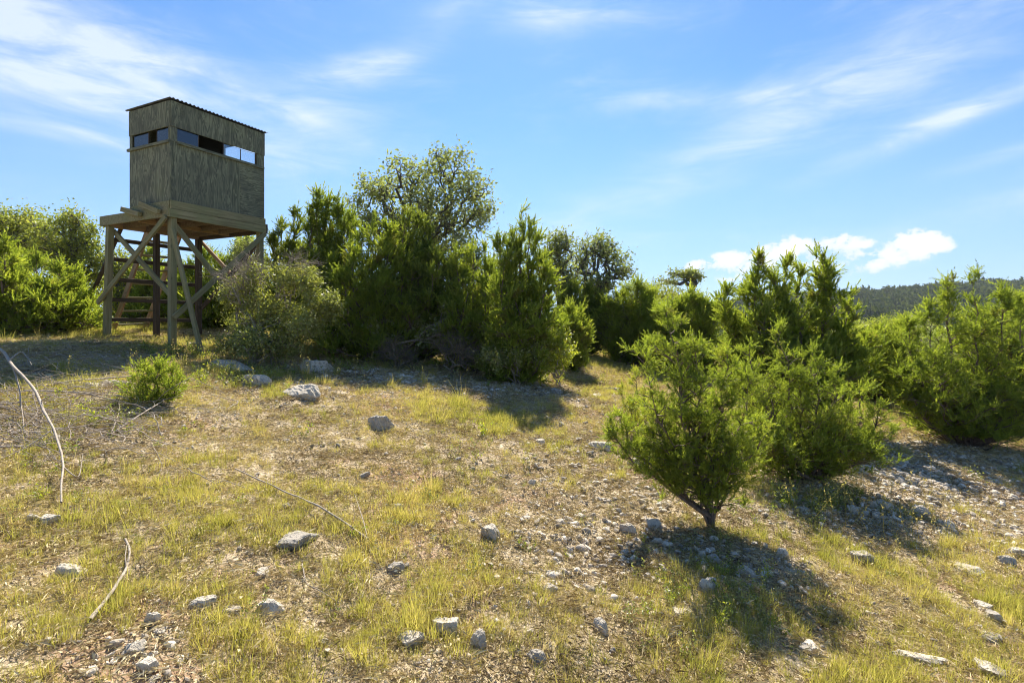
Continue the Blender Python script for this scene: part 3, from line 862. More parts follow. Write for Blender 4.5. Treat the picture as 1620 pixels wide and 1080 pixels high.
hubtree('live_oak', 'grey-green oak showing through behind the loose juniper', 'oak tree', 760, 12.5, [(735, 415, 36, 34), (790, 430, 34, 30), (760, 470, 50, 40)], 22, n=240, r0=.08, leaf=.08, nl=30, rl=.2, trunk_h=.5)
hubtree('live_oak', 'narrow live oak beside the tall spire juniper, left of a pair', 'oak tree', 886, 15.5, [(885, 388, 26, 24), (872, 420, 28, 30), (895, 440, 22, 30)], 23, n=240, r0=.12, leaf=.09, nl=18, rl=.24, trunk_h=.55, wob=.24)
hubtree('live_oak', 'spreading live oak with bare twisting limbs, right of a pair', 'oak tree', 935, 16.5, [(945, 388, 34, 18), (920, 410, 22, 28), (965, 405, 30, 20), (990, 432, 24, 10), (940, 450, 40, 16)], 24, n=260, r0=.13, leaf=.095, nl=18, rl=.24, trunk_h=.5, wob=.3)
hubtree('live_oak', 'small leaning oak with a flat wind-bent top on the skyline', 'oak tree', 1100, 17.0, [(1082, 433, 28, 4), (1104, 438, 8, 4), (1056, 444, 16, 4)], 25, n=60, r0=.12, leaf=.09, nl=26, rl=.16, trunk_h=.86, wob=.2, levels=(3, 8, 24))
hubtree('oak_scrub', 'low pale oak scrub on the skyline under the leaning oak', 'scrub', 1045, 18, [(1035, 462, 22, 10), (1060, 468, 24, 12), (1090, 476, 20, 12)], 26, n=140, r0=.06, leaf=.08, nl=20, rl=.3, fmat='oak_yellow')
BK = 'junipers of the dark row beyond the grassy gap'
spiry('juniper_tree', 'bushy dark juniper beneath the pair of oaks', 'juniper', 925, 15.2, [(905, 455, 24), (930, 462, 26), (950, 470, 24), (925, 480, 34), (890, 475, 24)], 31, dens=1.1, plume=.3, K=20, lw=.016, fmat='juniper_dark', group=BK)
spiry('juniper_tree', 'round dark juniper in the middle of the far row', 'juniper', 1000, 14.6, [(985, 462, 24), (1008, 452, 26), (1028, 466, 24), (1000, 480, 40), (965, 482, 26), (1035, 490, 26)], 32, dens=1.2, plume=.3, K=20, lw=.016, fmat='juniper_mid', group=BK)
spiry('juniper_tree', 'green juniper at the right end of the far row', 'juniper', 1085, 13.8, [(1065, 478, 26), (1090, 466, 24), (1112, 478, 24), (1130, 490, 20), (1085, 500, 44), (1045, 495, 26)], 33, dens=1.2, plume=.3, K=20, lw=.016, fmat='juniper_mid', group=BK)
spiry('juniper_tree', 'small bright juniper standing alone at the back of the grassy gap', 'juniper', 906, 12.0, [(900, 488, 14), (913, 492, 14), (890, 505, 14), (922, 508, 12), (906, 515, 20)], 34, dens=1.3, plume=.2, K=20, fmat='juniper_bright')
# --- shrubs at the foot of the thicket
hubtree('leafy_shrub', 'grey twiggy shrub with pale yellow-green leaves beside the blind', 'shrub', 440, 8.9, [(470, 445, 40, 22), (440, 432, 18, 14), (385, 455, 34, 22), (508, 478, 30, 20), (530, 490, 14, 10), (430, 485, 44, 26), (480, 510, 46, 28), (358, 478, 20, 18), (392, 520, 36, 26), (405, 425, 14, 20), (498, 440, 12, 16)],
        41, n=480, r0=.035, leaf=.05, nl=34, rl=.13, fmat='shrub', wmat='bark_grey', multi=5, trunk_h=.25, wob=.2, shell=.45)
hubtree('leafy_shrub', 'low dark shrub at the foot of the pale one, by the ledge stones', 'shrub', 400, 8.5, [(400, 540, 50, 26), (450, 545, 40, 24), (360, 545, 24, 16)], 42, n=260, r0=.035, leaf=.045, nl=20, rl=.12, fmat='shrub', wmat='bark_grey', multi=4, trunk_h=.3)
hubtree('leafy_shrub', 'yellow-green leafy shrub at the right end of the thicket', 'shrub', 885, 9.9, [(885, 535, 18, 18), (878, 565, 22, 22), (895, 560, 16, 20), (860, 580, 22, 14)], 43, n=150, r0=.025, leaf=.055, nl=14, rl=.10, fmat='shrub_yellow', wmat='bark_grey', multi=4, trunk_h=.3)
hubtree('leafy_shrub', 'dull green shrub under the tall spire juniper', 'shrub', 820, 9.5, [(820, 550, 50, 30), (790, 565, 40, 20), (850, 565, 36, 24)], 44, n=240, r0=.03, leaf=.05, nl=16, rl=.11, fmat='shrub', wmat='bark_grey', multi=5, trunk_h=.3)
hubtree('dead_brush', 'tangle of bare grey twigs at the shaded foot of the thicket', 'brush', 715, 9.4, [(715, 545, 34, 24), (740, 565, 28, 20)], 45, n=90, r0=.03, leaf=.22, kind='dead', wmat='bark_brush', multi=6, trunk_h=.2, wob=.25)
hubtree('dead_brush', 'grey leafless brush below the broad bright juniper', 'brush', 625, 9.5, [(620, 555, 34, 18), (645, 570, 26, 14)], 46, n=70, r0=.03, leaf=.2, kind='dead', wmat='bark_brush', multi=6, trunk_h=.2, wob=.25)
hubtree('dead_brush', 'bare pale twigs poking out above the twiggy shrub', 'brush', 400, 8.8, [(370, 445, 30, 24), (400, 430, 34, 20), (470, 420, 30, 20)], 47, n=90, r0=.03, leaf=.25, kind='dead', wmat='bark_grey', multi=4, trunk_h=.35, wob=.22)
hubtree('understory_shrub', 'dense dark undergrowth filling the foot of the thicket', 'undergrowth', 560, 10.2, [(480, 530, 50, 30), (540, 535, 50, 30), (600, 525, 50, 36), (660, 520, 50, 36), (720, 510, 50, 36), (780, 520, 40, 30)], 48, n=150, r0=.05, leaf=.07, nl=16, rl=.16, fmat='oak', wmat='bark_grey', multi=5, trunk_h=.2, depth=.6)

# --- right side
spiry('juniper_tree', 'tall dark juniper with many pointed tops on the right', 'juniper', 1245, 9.2,
      [(1200, 402, 22), (1150, 456, 18), (1225, 432, 26), (1246, 412, 18), (1268, 425, 24), (1292, 392, 20), (1318, 430, 22), (1343, 468, 18), (1185, 450, 30), (1215, 490, 44), (1265, 480, 50), (1310, 490, 44), (1335, 520, 36), (1170, 510, 36), (1240, 540, 60), (1300, 550, 55)],
      51, extra=1, dens=.6, plume=.22, K=24, fmat='juniper_mid', gap=.3)
bx, by = ray(1125, 832)
spiry('juniper_sapling', 'young feathery juniper with a bare lower trunk, nearest the camera', 'juniper', 1125, by,
      [(1056, 468, 50), (1012, 550, 32), (1096, 532, 40), (1150, 545, 36), (1070, 560, 44), (978, 650, 24), (962, 668, 12), (1034, 610, 38), (1085, 610, 42), (1140, 610, 40), (1184, 590, 30), (1198, 660, 26), (1004, 696, 28), (1050, 715, 32), (1178, 700, 26), (1030, 650, 36), (1110, 650, 36)],
      52, base_r=.020, up=.5, spr=.95, dens=.7, fork=.15, plume=.10, K=26, lw=.0050, fmat='juniper_bright', base_xy=(bx, by), low=.2, gap=.5, curve=.3, ppc=6, zmin=.17, lowx=.28)
bx2, by2 = ray(1290, 762)
spiry('juniper_bush', 'wide bright juniper bush right of the nearest sapling', 'juniper', 1290, by2,
      [(1240, 508, 24), (1186, 540, 26), (1287, 552, 30), (1325, 578, 34), (1215, 590, 46), (1262, 600, 50), (1372, 600, 30), (1345, 620, 44), (1395, 640, 26), (1300, 650, 60), (1240, 670, 56), (1370, 690, 40), (1190, 660, 40), (1210, 720, 40), (1330, 720, 46)],
      53, base_r=.03, up=.5, spr=.95, dens=.62, plume=.115, K=24, lw=.0058, ppc=6, zmin=.1, fmat='juniper_bright', base_xy=(bx2, by2), low=.06, lowx=.3, gap=.45, curve=.5)
bx3, by3 = ray(1528, 706)
spiry('juniper_bush', 'spreading pointed juniper with bare grey lower limbs at the right edge', 'juniper', 1530, by3,
      [(1546, 424, 20), (1498, 448, 24), (1580, 456, 26), (1468, 480, 28), (1438, 508, 28), (1618, 480, 34), (1535, 500, 44), (1600, 540, 50), (1418, 560, 26), (1480, 560, 48), (1550, 600, 56), (1660, 560, 60),
       (1440, 612, 32), (1610, 640, 50), (1500, 640, 40), (1650, 460, 30), (1690, 620, 50)],
      54, base_r=.045, dens=.72, plume=.18, K=24, lw=.010, fmat='juniper_bright', base_xy=(bx3, by3), low=.12, curve=.45, zmin=.25, up=.7, spr=.8, extra=0)
spiry('juniper_tree', 'dark juniper just beyond the right edge bush', 'juniper', 1600, 10.8, [(1590, 470, 30), (1620, 476, 34), (1650, 450, 34), (1560, 500, 36), (1640, 520, 60)], 55, dens=1.0, plume=.24, K=20, fmat='juniper_mid')
bx4, by4 = ray(1008, 700)
spiry('juniper_seedling', 'sparse yellowish juniper seedling behind the nearest sapling', 'juniper', 1000, by4, [(1005, 585, 14), (985, 610, 14), (1020, 615, 14), (1000, 640, 20)], 56, base_r=.012, up=.5, spr=.95, dens=.45, plume=.10, K=20, lw=.006, fmat='shrub_yellow', base_xy=(bx4, by4), low=.2)
# greenery filling the dip behind the right junipers
spiry('juniper_tree', 'pale green juniper seen low between the two right-hand trees', 'juniper', 1385, 12.5, [(1375, 530, 26), (1400, 520, 26), (1425, 515, 26), (1355, 545, 24), (1395, 560, 44)], 57, dens=1.0, plume=.26, K=20, lw=.014, fmat='juniper_bright')
hubtree('oak_scrub', 'light oak scrub farther off between the right-hand junipers', 'scrub', 1400, 30, [(1380, 520, 24, 9), (1410, 514, 26, 10), (1440, 512, 24, 10), (1360, 524, 20, 9)], 58, n=240, r0=.08, leaf=.13, nl=22, rl=.45, fmat='oak_yellow')
# --- left side
spiry('juniper_bush', 'bright green spreading juniper bush left of the blind', 'juniper', 85, 10.6,
      [(60, 408, 30), (95, 420, 30), (30, 418, 34), (125, 445, 26), (10, 440, 36), (75, 450, 50), (115, 480, 34), (45, 480, 50), (140, 470, 18), (90, 500, 40)], 61, dens=.75, plume=.24, K=22, fmat='juniper_bright', curve=.7)
spiry('juniper_bush', 'bright juniper bush cut off by the left edge of the view', 'juniper', 0, 9.6, [(10, 385, 26), (-15, 400, 36), (-40, 420, 40), (20, 420, 24), (-20, 460, 50), (15, 480, 34)], 62, dens=.75, plume=.22, K=22, fmat='juniper_bright', curve=.7)
hubtree('live_oak', 'rounded yellow-green live oak at the far left', 'oak tree', 30, 15.0, [(30, 352, 50, 26), (-20, 360, 50, 34), (75, 370, 40, 26), (30, 400, 60, 34), (-60, 380, 50, 40)], 63, n=620, r0=.16, leaf=.085, nl=24, rl=.3, fmat='oak_yellow', trunk_h=.5, levels=(6, 30, 120))
hubtree('live_oak', 'lower live oak between the far left oak and the blind', 'oak tree', 118, 14.2, [(115, 352, 26, 18), (135, 375, 24, 24), (100, 395, 40, 30), (150, 410, 22, 28), (120, 440, 44, 30)], 64, n=460, r0=.13, leaf=.08, nl=22, rl=.26, fmat='oak_yellow', trunk_h=.45)
bs, bsy = ray(243, 640)
spiry('juniper_seedling', 'small bright green juniper seedling among fallen branches', 'juniper', 243, bsy, [(228, 584, 9), (250, 579, 11), (274, 588, 9), (213, 600, 8), (284, 600, 7), (246, 602, 13), (264, 608, 12)], 65, base_r=.014, up=.7, spr=.8, dens=.32, plume=.15, K=26, lw=.007, fmat='juniper_bright', base_xy=(bs, bsy), curve=.9)
# --- trees behind the blind and wherever the eye passes between
BB = 'trees standing behind the blind'
hubtree('live_oak', 'sunlit live oak behind the blind, seen between its left legs', 'oak tree', 195, 14.5, [(190, 420, 30, 24), (215, 450, 34, 30), (180, 470, 30, 26)], 71, n=300, r0=.1, leaf=.08, nl=20, rl=.26, fmat='oak_yellow', group=BB)
spiry('juniper_tree', 'bushy juniper behind the blind, seen between its posts', 'juniper', 255, 14.5, [(235, 395, 24), (258, 428, 26), (280, 425, 28), (240, 445, 34), (265, 470, 40)], 72, dens=1.1, plume=.28, K=20, lw=.015, fmat='juniper_mid', group=BB)
spiry('juniper_tree', 'green juniper behind the right legs of the blind', 'juniper', 340, 13.6, [(325, 400, 24), (350, 412, 26), (300, 425, 26), (375, 392, 20), (390, 380, 14), (340, 450, 40), (310, 470, 36), (375, 440, 34)], 73, dens=1.1, plume=.28, K=20, lw=.015, fmat='juniper_mid', group=BB)
hubtree('live_oak', 'pale-leaved oak between the blind and the thicket', 'oak tree', 405, 12.8, [(390, 395, 22, 20), (415, 420, 26, 26), (380, 440, 26, 24)], 74, n=200, r0=.08, leaf=.07, nl=16, rl=.2, fmat='oak', group=BB)
print('trees done')

# trees scattered farther off, each sharing a crown shape with others
def far_proto(seed, kind):
    rng = np.random.RandomState(seed)
    n = 420
    dirs = norm(rng.normal(0, 1, (n, 3))); rad = rng.rand(n, 1) ** .4
    lob = rng.normal(0, .35, (7, 3)) * np.array([1, 1, .7]); li = rng.randint(0, 7, n)
    P = lob[li] + dirs * rad * .62 * np.array([1, 1, .8]); P[:, 2] = np.maximum(P[:, 2] + .95, .12)
    fol = Acc()
    if kind == 'oak':
        bi = np.repeat(np.arange(n), 14); fol.add(*leaves(rng, P[bi] + rng.normal(0, .06, (len(bi), 3)), .065))
    else:
        P[:, :2] *= (1.25 - .45 * P[:, 2:3]).clip(.2, 1.3)
        bi = np.repeat(np.arange(n), 4)
        fol.add(*plumes(rng, P[bi] + rng.normal(0, .05, (len(bi), 3)), norm(dirs[bi] * .5 + np.array([0, 0, .7]) + rng.normal(0, .4, (len(bi), 3))), .17 * rng.uniform(.6, 1.1, len(bi)), 9, .016))
    wood = Acc()
    A = np.zeros((12, 3)); B = P[rng.choice(n, 12)] * .8
    wood.add(*tubes(curves(rng, A, B, 6, .1), np.linspace(.04, .008, 6)[None] * np.ones((12, 1)), 4))
    return wood, fol
PR = []
for i, (k, fm, wm) in enumerate((('juniper', 'juniper_mid', 'bark_juniper'), ('oak', 'oak_yellow', 'bark_oak'), ('juniper', 'juniper_bright', 'bark_juniper'), ('oak', 'oak', 'bark_oak'))):
    wd, fl = far_proto(900 + i, k)
    PR.append((k, wd.mesh('far_trunk', [M[wm]], True), fl.mesh('far_crown', [M[fm]])))
rng = np.random.RandomState(5)
cnt = 0; cand = []
while cnt < 72:
    a_ = rng.uniform(-1.05, 1.05); r_ = 17 + 75 * rng.rand() ** 1.2
    x, y = math.sin(a_) * r_, math.cos(a_) * r_
    pxx = 810 + F * x / y
    if r_ < 21 and 860 < pxx < 1180: continue
    if y < 12: continue
    if 430 < pxx < 1330 and rng.rand() < .8: continue
    if any((x - c[0]) ** 2 + (y - c[1]) ** 2 < (1.1 + r_ * .02) ** 2 for c in cand): continue
    cand.append((x, y)); cnt += 1
    z = float(G(x, y)); k = rng.randint(0, 4)
    # keep the skyline where the photograph has it
    lim = 405 if pxx < 420 else (420 if pxx < 860 else (478 if pxx < 1140 else 514))
    top = (510 - lim) / F * y
    h = min(rng.uniform(2.2, 4.2), top - z)
    if h < 1.0: h = 1.0
    wdt = rng.uniform(.9, 1.4) * h / 1.8 if h > 1.6 else rng.uniform(.7, 1.1)
    kk, tm, cm = PR[k]
    far_r = r_ > 45
    lab = ('distant ' if far_r else '') + ('rounded juniper standing in the scrub beyond the thicket' if kk == 'juniper' else 'leafy oak standing in the scrub beyond the thicket')
    o = thing('juniper_tree' if kk == 'juniper' else 'live_oak', lab, kk if kk == 'juniper' else 'oak tree', (x, y, z - .05), ('distant ' if far_r else '') + ('junipers' if kk == 'juniper' else 'oaks') + ' in the scrub beyond the thicket')
    o.rotation_euler.z = rng.uniform(0, 6.28); o.scale = (wdt, wdt, h / 1.75)
    link('trunk', tm, o); link('crown', cm, o)

# the wooded far country, read as one mass
rng = np.random.RandomState(77)
protos = []
for i in range(4):
    V_, F_, t_ = None, None, None
    n = 90
    dirs = norm(rng.normal(0, 1, (n, 3)) + np.array([0, 0, .5])); P = dirs * rng.uniform(.6, 1.0, (n, 1)) * np.array([1, 1, .75]) + np.array([0, 0, .5])
    V_, F_, t_ = leaves(rng, P, .42, droop=0)
    a = np.arange(8) / 8 * 6.283
    dome = [(0, 0, 1.0)] + [(.6 * math.cos(q_), .6 * math.sin(q_), .85) for q_ in a] + [(.85 * math.cos(q_), .85 * math.sin(q_), .35) for q_ in a] + [(.6 * math.cos(q_), .6 * math.sin(q_), -.2) for q_ in a]
    dome = np.array(dome) * (1 + rng.normal(0, .09, (25, 1)))
    fs = [(0, 1 + j, 1 + (j + 1) % 8) for j in range(8)]
    fq_ = [(1 + r2 * 8 + j, 9 + r2 * 8 + j, 9 + r2 * 8 + (j + 1) % 8, 1 + r2 * 8 + (j + 1) % 8) for r2 in range(2) for j in range(8)]
    ac = Acc(); ac.add(V_, F_, t_); ac.add(dome, np.array(fs), np.zeros(25)); ac.add(dome, np.array(fq_), np.zeros(25))
    protos.append(ac.mesh('woodland_crown', [M['woodland']]))
n = 16000
a_ = rng.uniform(-1.25, 1.25, n); r_ = np.sqrt(rng.uniform(85 ** 2, 760 ** 2, n))
x = np.sin(a_) * r_; y = np.cos(a_) * r_
# denser in the direction of the hill
n2 = 9000
x = np.concatenate([x, rng.uniform(120, 760, n2)]); y = np.concatenate([y, rng.uniform(300, 560, n2)])
z = G(x, y)
s_ = rng.uniform(1.2, 3.0, len(x)) * (1 + .5 * (rng.rand(len(x)) < .15)) * (.8 + .9 * (np.hypot(x, y) > 200))
top = (510 - 500) / F * y
keep = (z + s_ * 1.2 < top) | ((x > 120) & (y > 300))
x, y, z, s_ = x[keep], y[keep], z[keep], s_[keep]
scatter('distant_woodland', protos, np.stack([x, y, z + .2], -1), np.stack([np.zeros_like(x), np.zeros_like(x), rng.uniform(0, 6.28, len(x))], -1),
        np.stack([s_, s_, s_ * rng.uniform(.8, 1.2, len(x))], -1), rng.randint(0, 4, len(x)), 'dark wooded hill and far woodland beyond the clearing', 'woodland')
print('woodland done')

# ------------------------------------------------------------------ rocks
def ico(sub):
    import bmesh
    bm = bmesh.new(); bmesh.ops.create_icosphere(bm, subdivisions=sub, radius=1)
    V = np.array([v.co[:] for v in bm.verts]); Fc = np.array([[v.index for v in f.verts] for f in bm.faces]); bm.free()
    return V, Fc
ICO4, ICO3, ICO2, ICO1 = ico(5), ico(3), ico(2), ico(1)
def rock_shape(rng, base, nplanes=18, rough=.05, flat=1.0):
    V, Fc = base
    d = norm(V)
    n_ = norm(rng.normal(0, 1, (nplanes, 3))); n_ = np.vstack([n_, [[0, 0, 1], [0, 0, -1]]])
    dist = np.concatenate([rng.uniform(.55, .95, nplanes), [.62, .6]])
    dots = d @ n_.T
    r = np.where(dots > .05, dist[None] / np.maximum(dots, .05), 9).min(1)
    r = np.minimum(r, 1.25)
    P = d * r[:, None]
    nz = fbm(P[:, 0] * 4 + P[:, 2] * 3.1 + rng.rand() * 90, P[:, 1] * 4 - P[:, 2] * 2.3 + 40, 4, .6)
    P = P * (1 + nz[:, None] * rough * 4)
    return P, Fc
def rock_mesh(rng, w_, d_, h_, base=None, rough=.05):
    P, Fc = rock_shape(rng, base or ICO4, rough=rough)
    P = P * np.array([w_, d_, h_]) * .5 / np.array([.8, .8, .62])
    return mk_mesh('rock', P, Fc, [M['limestone']], smooth=False)
ROCKS = [
 (475, 636, 50, 30, 'big grey boulder with a flat pale top at the edge of the thicket shade'),
 (604, 682, 34, 32, 'squat block-shaped grey stone standing upright in the middle grass'),
 (350, 586, 92, 26, 'long grey ledge stone lying in shade below the blind'),
 (398, 613, 36, 20, 'pale-topped stone in the weeds left of the big boulder'),
 (299, 549, 26, 11, 'small pale stone beside the near post of the blind'),
 (120, 617, 66, 17, 'left half of a low cracked ledge stone under the fallen branches'),
 (178, 615, 62, 17, 'right half of a low cracked ledge stone under the fallen branches'),
 (500, 590, 40, 28, 'rounded dark stone in the thicket shade right of the pale shrub'),
 (455, 880, 56, 28, 'broad flat whitish slab lying in the foreground grass'),
 (776, 866, 30, 30, 'grey upright stone with a pale top right of the long thin stick'),
 (648, 1032, 36, 28, 'white angular stone in the near grass, left of three'),
 (705, 1022, 44, 26, 'jagged grey stone in the near grass, middle of three'),
 (757, 1032, 28, 34, 'rounded mottled stone in the near grass, right of three'),
 (421, 988, 38, 26, 'tan wedge stone below the broad flat slab'),
 (1452, 1052, 64, 22, 'long white slab of stone in the lower right grass'),
 (1528, 903, 44, 13, 'thin pale slab right of the shaded gravel'),
 (1563, 964, 26, 20, 'blocky grey stone, upper of a pair near the right edge'),
 (1578, 984, 28, 19, 'pointed pale stone, lower of a pair near the right edge'),
 (1573, 1012, 36, 15, 'flat pale stone under the pair near the right edge'),
 (1572, 1070, 40, 20, 'whitish stone in the lower right corner'),
 (1290, 1050, 34, 24, 'grey and white stone at the bottom right of the sapling shadow'),
 (1376, 886, 32, 26, 'round grey stone with another leaning on it below the gravel'),
 (1596, 895, 24, 18, 'grey stone cut from the gravel at the right edge, left of two'),
 (1614, 882, 26, 16, 'grey stone at the very right edge, right of two'),
 (886, 834, 24, 14, 'small smooth pale stone on the bare soil left of the sapling'),
 (996, 846, 20, 24, 'dark faceted stone standing on the bare soil'),
 (1034, 834, 24, 20, 'blue-grey stone just left of the sapling foot'),
 (1040, 862, 18, 12, 'small white stone below the blue-grey one'),
 (1132, 897, 22, 18, 'pale stone in the shadow under the sapling'),
 (1181, 918, 26, 20, 'whitest stone in the shadow under the sapling'),
 (1124, 946, 26, 24, 'rounded grey stone at the left rim of the sapling shadow'),
 (1080, 986, 28, 14, 'low pale stone in the grass left of the sapling shadow'),
 (204, 1062, 28, 20, 'dark grey stone on the reddish soil at the lower left'),
 (232, 1078, 28, 20, 'dark stone cut by the bottom edge at the lower left'),
 (108, 927, 40, 24, 'layered tan stone in the left foreground grass'),
 (70, 838, 24, 18, 'grey stone below the tip of the bare fallen branch, right of two'),
 (45, 836, 22, 16, 'darker stone below the fallen branch, left of two'),
 (410, 922, 22, 15, 'small rounded stone below the left end of the flat slab'),
 (239, 1004, 22, 24, 'rough tan stone right of the short curved stick'),
 (247, 1026, 26, 14, 'pale stone just below the rough tan one'),
 (310, 982, 34, 18, 'broken brown stone in the grass left of the tan wedge'),
 (358, 983, 26, 14, 'flat tan stone between the broken one and the wedge'),
 (622, 912, 22, 15, 'pale tilted stone in the middle foreground'),
 (631, 824, 14, 16, 'small upright stone above the middle foreground grass'),
 (1268, 806, 26, 14, 'white stone at the upper left of the gravel'),
 (1352, 806, 22, 15, 'light stone in the upper gravel below the bright bush'),
 (1402, 806, 30, 18, 'bluish slab in the shaded gravel'),
 (1502, 834, 34, 18, 'grey flat-faced stone at the right of the gravel'),
 (1458, 812, 26, 18, 'dark stone in the middle of the gravel'),
 (1240, 885, 22, 18, 'pale blue stone in the shadow right of the sapling'),
 (880, 626, 18, 12, 'grey stone at the corner of the thicket shadow'),
 (965, 617, 26, 10, 'flat stone on the rocky patch in the grassy gap'),
 (940, 626, 26, 10, 'low stone left of the flat one in the grassy gap'),
 (957, 716, 34, 18, 'shaded stone under the left tips of the sapling'),
 (858, 704, 16, 12, 'small dark stone on the slope left of the sapling'),
 (1012, 740, 30, 16, 'stone half hidden beneath the sapling branches'),
 (842, 775, 16, 14, 'small grey stone on the bare patch of the middle slope'),
 (950, 1005, 24, 24, 'mottled pale stone near the bottom centre'),
 (852, 1055, 26, 18, 'small cream stone at the bottom centre'),
 (870, 942, 22, 14, 'flat cream fragment left of the tall green grass'),
]
for i, (px_, py_, wp, hp_, lab) in enumerate(ROCKS):
    rng = np.random.RandomState(300 + i)
    x, y = ray(px_, py_)
    s_ = y / F
    w_ = wp * s_ * 1.12; elev = (-float(ground_base(x, y))) / y
    # part of the projected height is the top seen from above
    h_ = max(hp_ * s_ * .95, .25 * w_) if hp_ / wp > .55 else hp_ * s_ * .8
    dep = w_ * rng.uniform(.65, .95) if wp < 60 else w_ * .45
    if hp_ / wp < .5: h_ = hp_ * s_ * .62
    me = rock_mesh(rng, w_ * .86, dep * .9, h_ * 1.15, rough=.08)
    o = link('rock', me, None, (x, y + dep * .3, float(G(x, y + dep * .3)) + h_ * .10), lab, 'rock')
    o.rotation_euler = (rng.uniform(-.12, .12), rng.uniform(-.12, .12), rng.uniform(-.25, .25))
# smaller loose stones one can still pick out
rng = np.random.RandomState(41)
SM = [rock_mesh(np.random.RandomState(600 + i), 1, rng.uniform(.6, .95), rng.uniform(.4, .75), base=ICO3, rough=.05) for i in range(8)]
for i, me in enumerate(SM): me.name = 'stone'
ZONES = [('small stone in the shaded gravel on the right slope', 'stones in the right gravel', [(1470, 740, 120, 45), (1330, 810, 110, 26), (1500, 800, 90, 30)], 60),
         ('small stone on the bare soil left of the sapling', 'stones on the bare soil left of the sapling', [(920, 850, 90, 34), (1010, 800, 60, 30)], 30),
         ('small stone lying in the shadow strip along the thicket', 'stones in the thicket shadow', [(620, 600, 130, 10), (830, 612, 60, 12), (800, 590, 80, 8)], 24),
         ('small pale stone scattered in the foreground grass', 'stones in the foreground grass', [(300, 900, 280, 120), (700, 950, 240, 110), (1400, 980, 200, 70)], 40),
         ('small stone on the dry slope in the middle distance', 'stones on the middle slope', [(700, 720, 300, 60), (900, 660, 70, 40)], 26)]
for lab, grp, zs, cnt in ZONES:
    for k in range(cnt):
        zc = zs[rng.randint(len(zs))]
        x, y = ray(zc[0] + rng.normal(0, .6) * zc[2], min(1078, zc[1] + rng.normal(0, .6) * zc[3]))
        s_ = rng.uniform(7, 15) * y / F * (1.0 if y > 4 else .85)
        s_ = min(s_, .085)
        o = link('stone', SM[rng.randint(8)], None, (x, y, float(G(x, y)) + s_ * .18), lab, 'stone', grp)
        o.scale = (s_, s_, s_); o.rotation_euler = (rng.uniform(-.4, .4), rng.uniform(-.4, .4), rng.uniform(0, 6.28))

# ------------------------------------------------------------------ ground cover masks
def gauss_px(lst):
    out = []
    for (px_, py_, rx, ry, amp) in lst:
        x, y = ray(px_, py_); out.append((x, y, rx, ry, amp))
    return out
BARE = gauss_px([(930, 850, .9, .6, 1.0), (880, 900, .7, .5, .7), (1000, 790, .8, .8, .9), (870, 740, .7, .9, .5), (1450, 760, 1.9, 1.1, 1.3), (1350, 820, 1.2, .6, .9),
                 (1560, 830, 1.0, .9, .7), (620, 598, 2.6, .8, 1.1), (830, 610, 1.4, .9, 1.2), (400, 620, 1.2, .6, .4), (230, 1050, .3, .15, .6), (1150, 890, .7, .5, .9), (950, 640, 1.0, 1.2, .5),
                 (1500, 720, 1.5, 1.0, 1.0), (150, 700, 1.0, .6, .45), (440, 690, 1.2, .4, .3)])
def bare(x, y):
    b = np.zeros_like(x)
    for (cx, cy, rx, ry, a) in BARE:
        b = np.maximum(b, a * np.exp(-((x - cx) / rx) ** 2 - ((y - cy) / ry) ** 2))
    return b
def sample(rng, rho, r0=.9, r1=26, rk=4.0, pw=1.3, half=1.12):
    # rho per square metre near, thinning out with distance
    rr = np.linspace(r0, r1, 400); dens = rho * np.minimum(1, (rk / rr) ** pw) * rr
    cdf = np.cumsum(dens); n = int(cdf[-1] * (rr[1] - rr[0]) * 2 * half); cdf /= cdf[-1]
    r = np.interp(rng.rand(n), cdf, rr); a = rng.uniform(-half, half, n)
    return np.sin(a) * r, np.cos(a) * r, r

# ------------------------------------------------------------------ grass
def tuft(seed, nb, h, spread, wd, mat, curl=.6, lie=0.0):
    rng = np.random.RandomState(seed)
    n = 4
    t = np.linspace(0, 1, n)
    a = rng.rand(nb) * 6.283; r = spread * rng.rand(nb) ** .6
    base = np.stack([np.cos(a) * r, np.sin(a) * r, -.01 * np.ones(nb)], -1)
    hh = h * rng.uniform(.35, 1.15, nb)
    a2 = a + rng.normal(0, .9, nb)
    lean = rng.uniform(.15, 1.0, nb) * (.6 + lie)
    out = np.stack([np.cos(a2), np.sin(a2), np.zeros(nb)], -1)
    P = base[:, None] + out[:, None] * (hh * lean)[:, None, None] * (t ** 1.6)[None, :, None]
    zz = (t - curl * lean[:, None] * t ** 2.2 * .55) * hh[:, None] * (1 - lie * .75)
    P[:, :, 2] += zz
    side = norm(np.cross(out, np.array([0, 0, 1.])) + rng.normal(0, .5, (nb, 3)))
    wv = wd * rng.uniform(.6, 1.3, (nb, 1, 1)) * (1 - t ** 1.5 * .9)[None, :, None]
    L_ = P - side[:, None] * wv * .5; R_ = P + side[:, None] * wv * .5
    V = np.stack([L_, R_], 2).reshape(-1, 3)
    b, i = np.meshgrid(np.arange(nb), np.arange(n - 1), indexing='ij')
    o_ = b * n * 2 + i * 2
    q_ = np.stack([o_, o_ + 1, o_ + 3, o_ + 2], -1).reshape(-1, 4)
    return mk_mesh('tuft', V, q_, [M[mat]], np.repeat(rng.rand(nb), n * 2))
GR = [tuft(1000 + i, 30, .085, .035, .0028, 'grass_green') for i in range(4)] + \
     [tuft(1010 + i, 24, .07, .04, .0026, 'grass_straw', 1.0) for i in range(4)] + \
     [tuft(1020 + i, 44, .12, .05, .0030, 'grass_green') for i in range(3)] + \
     [tuft(1030 + i, 30, .075, .07, .0024, 'grass_straw', 1.2, .55) for i in range(4)] + \
     [tuft(1040 + i, 12, .24, .03, .0030, 'grass_straw', .5) for i in range(2)]
rng = np.random.RandomState(8)
x, y, r_ = sample(rng, 1000)
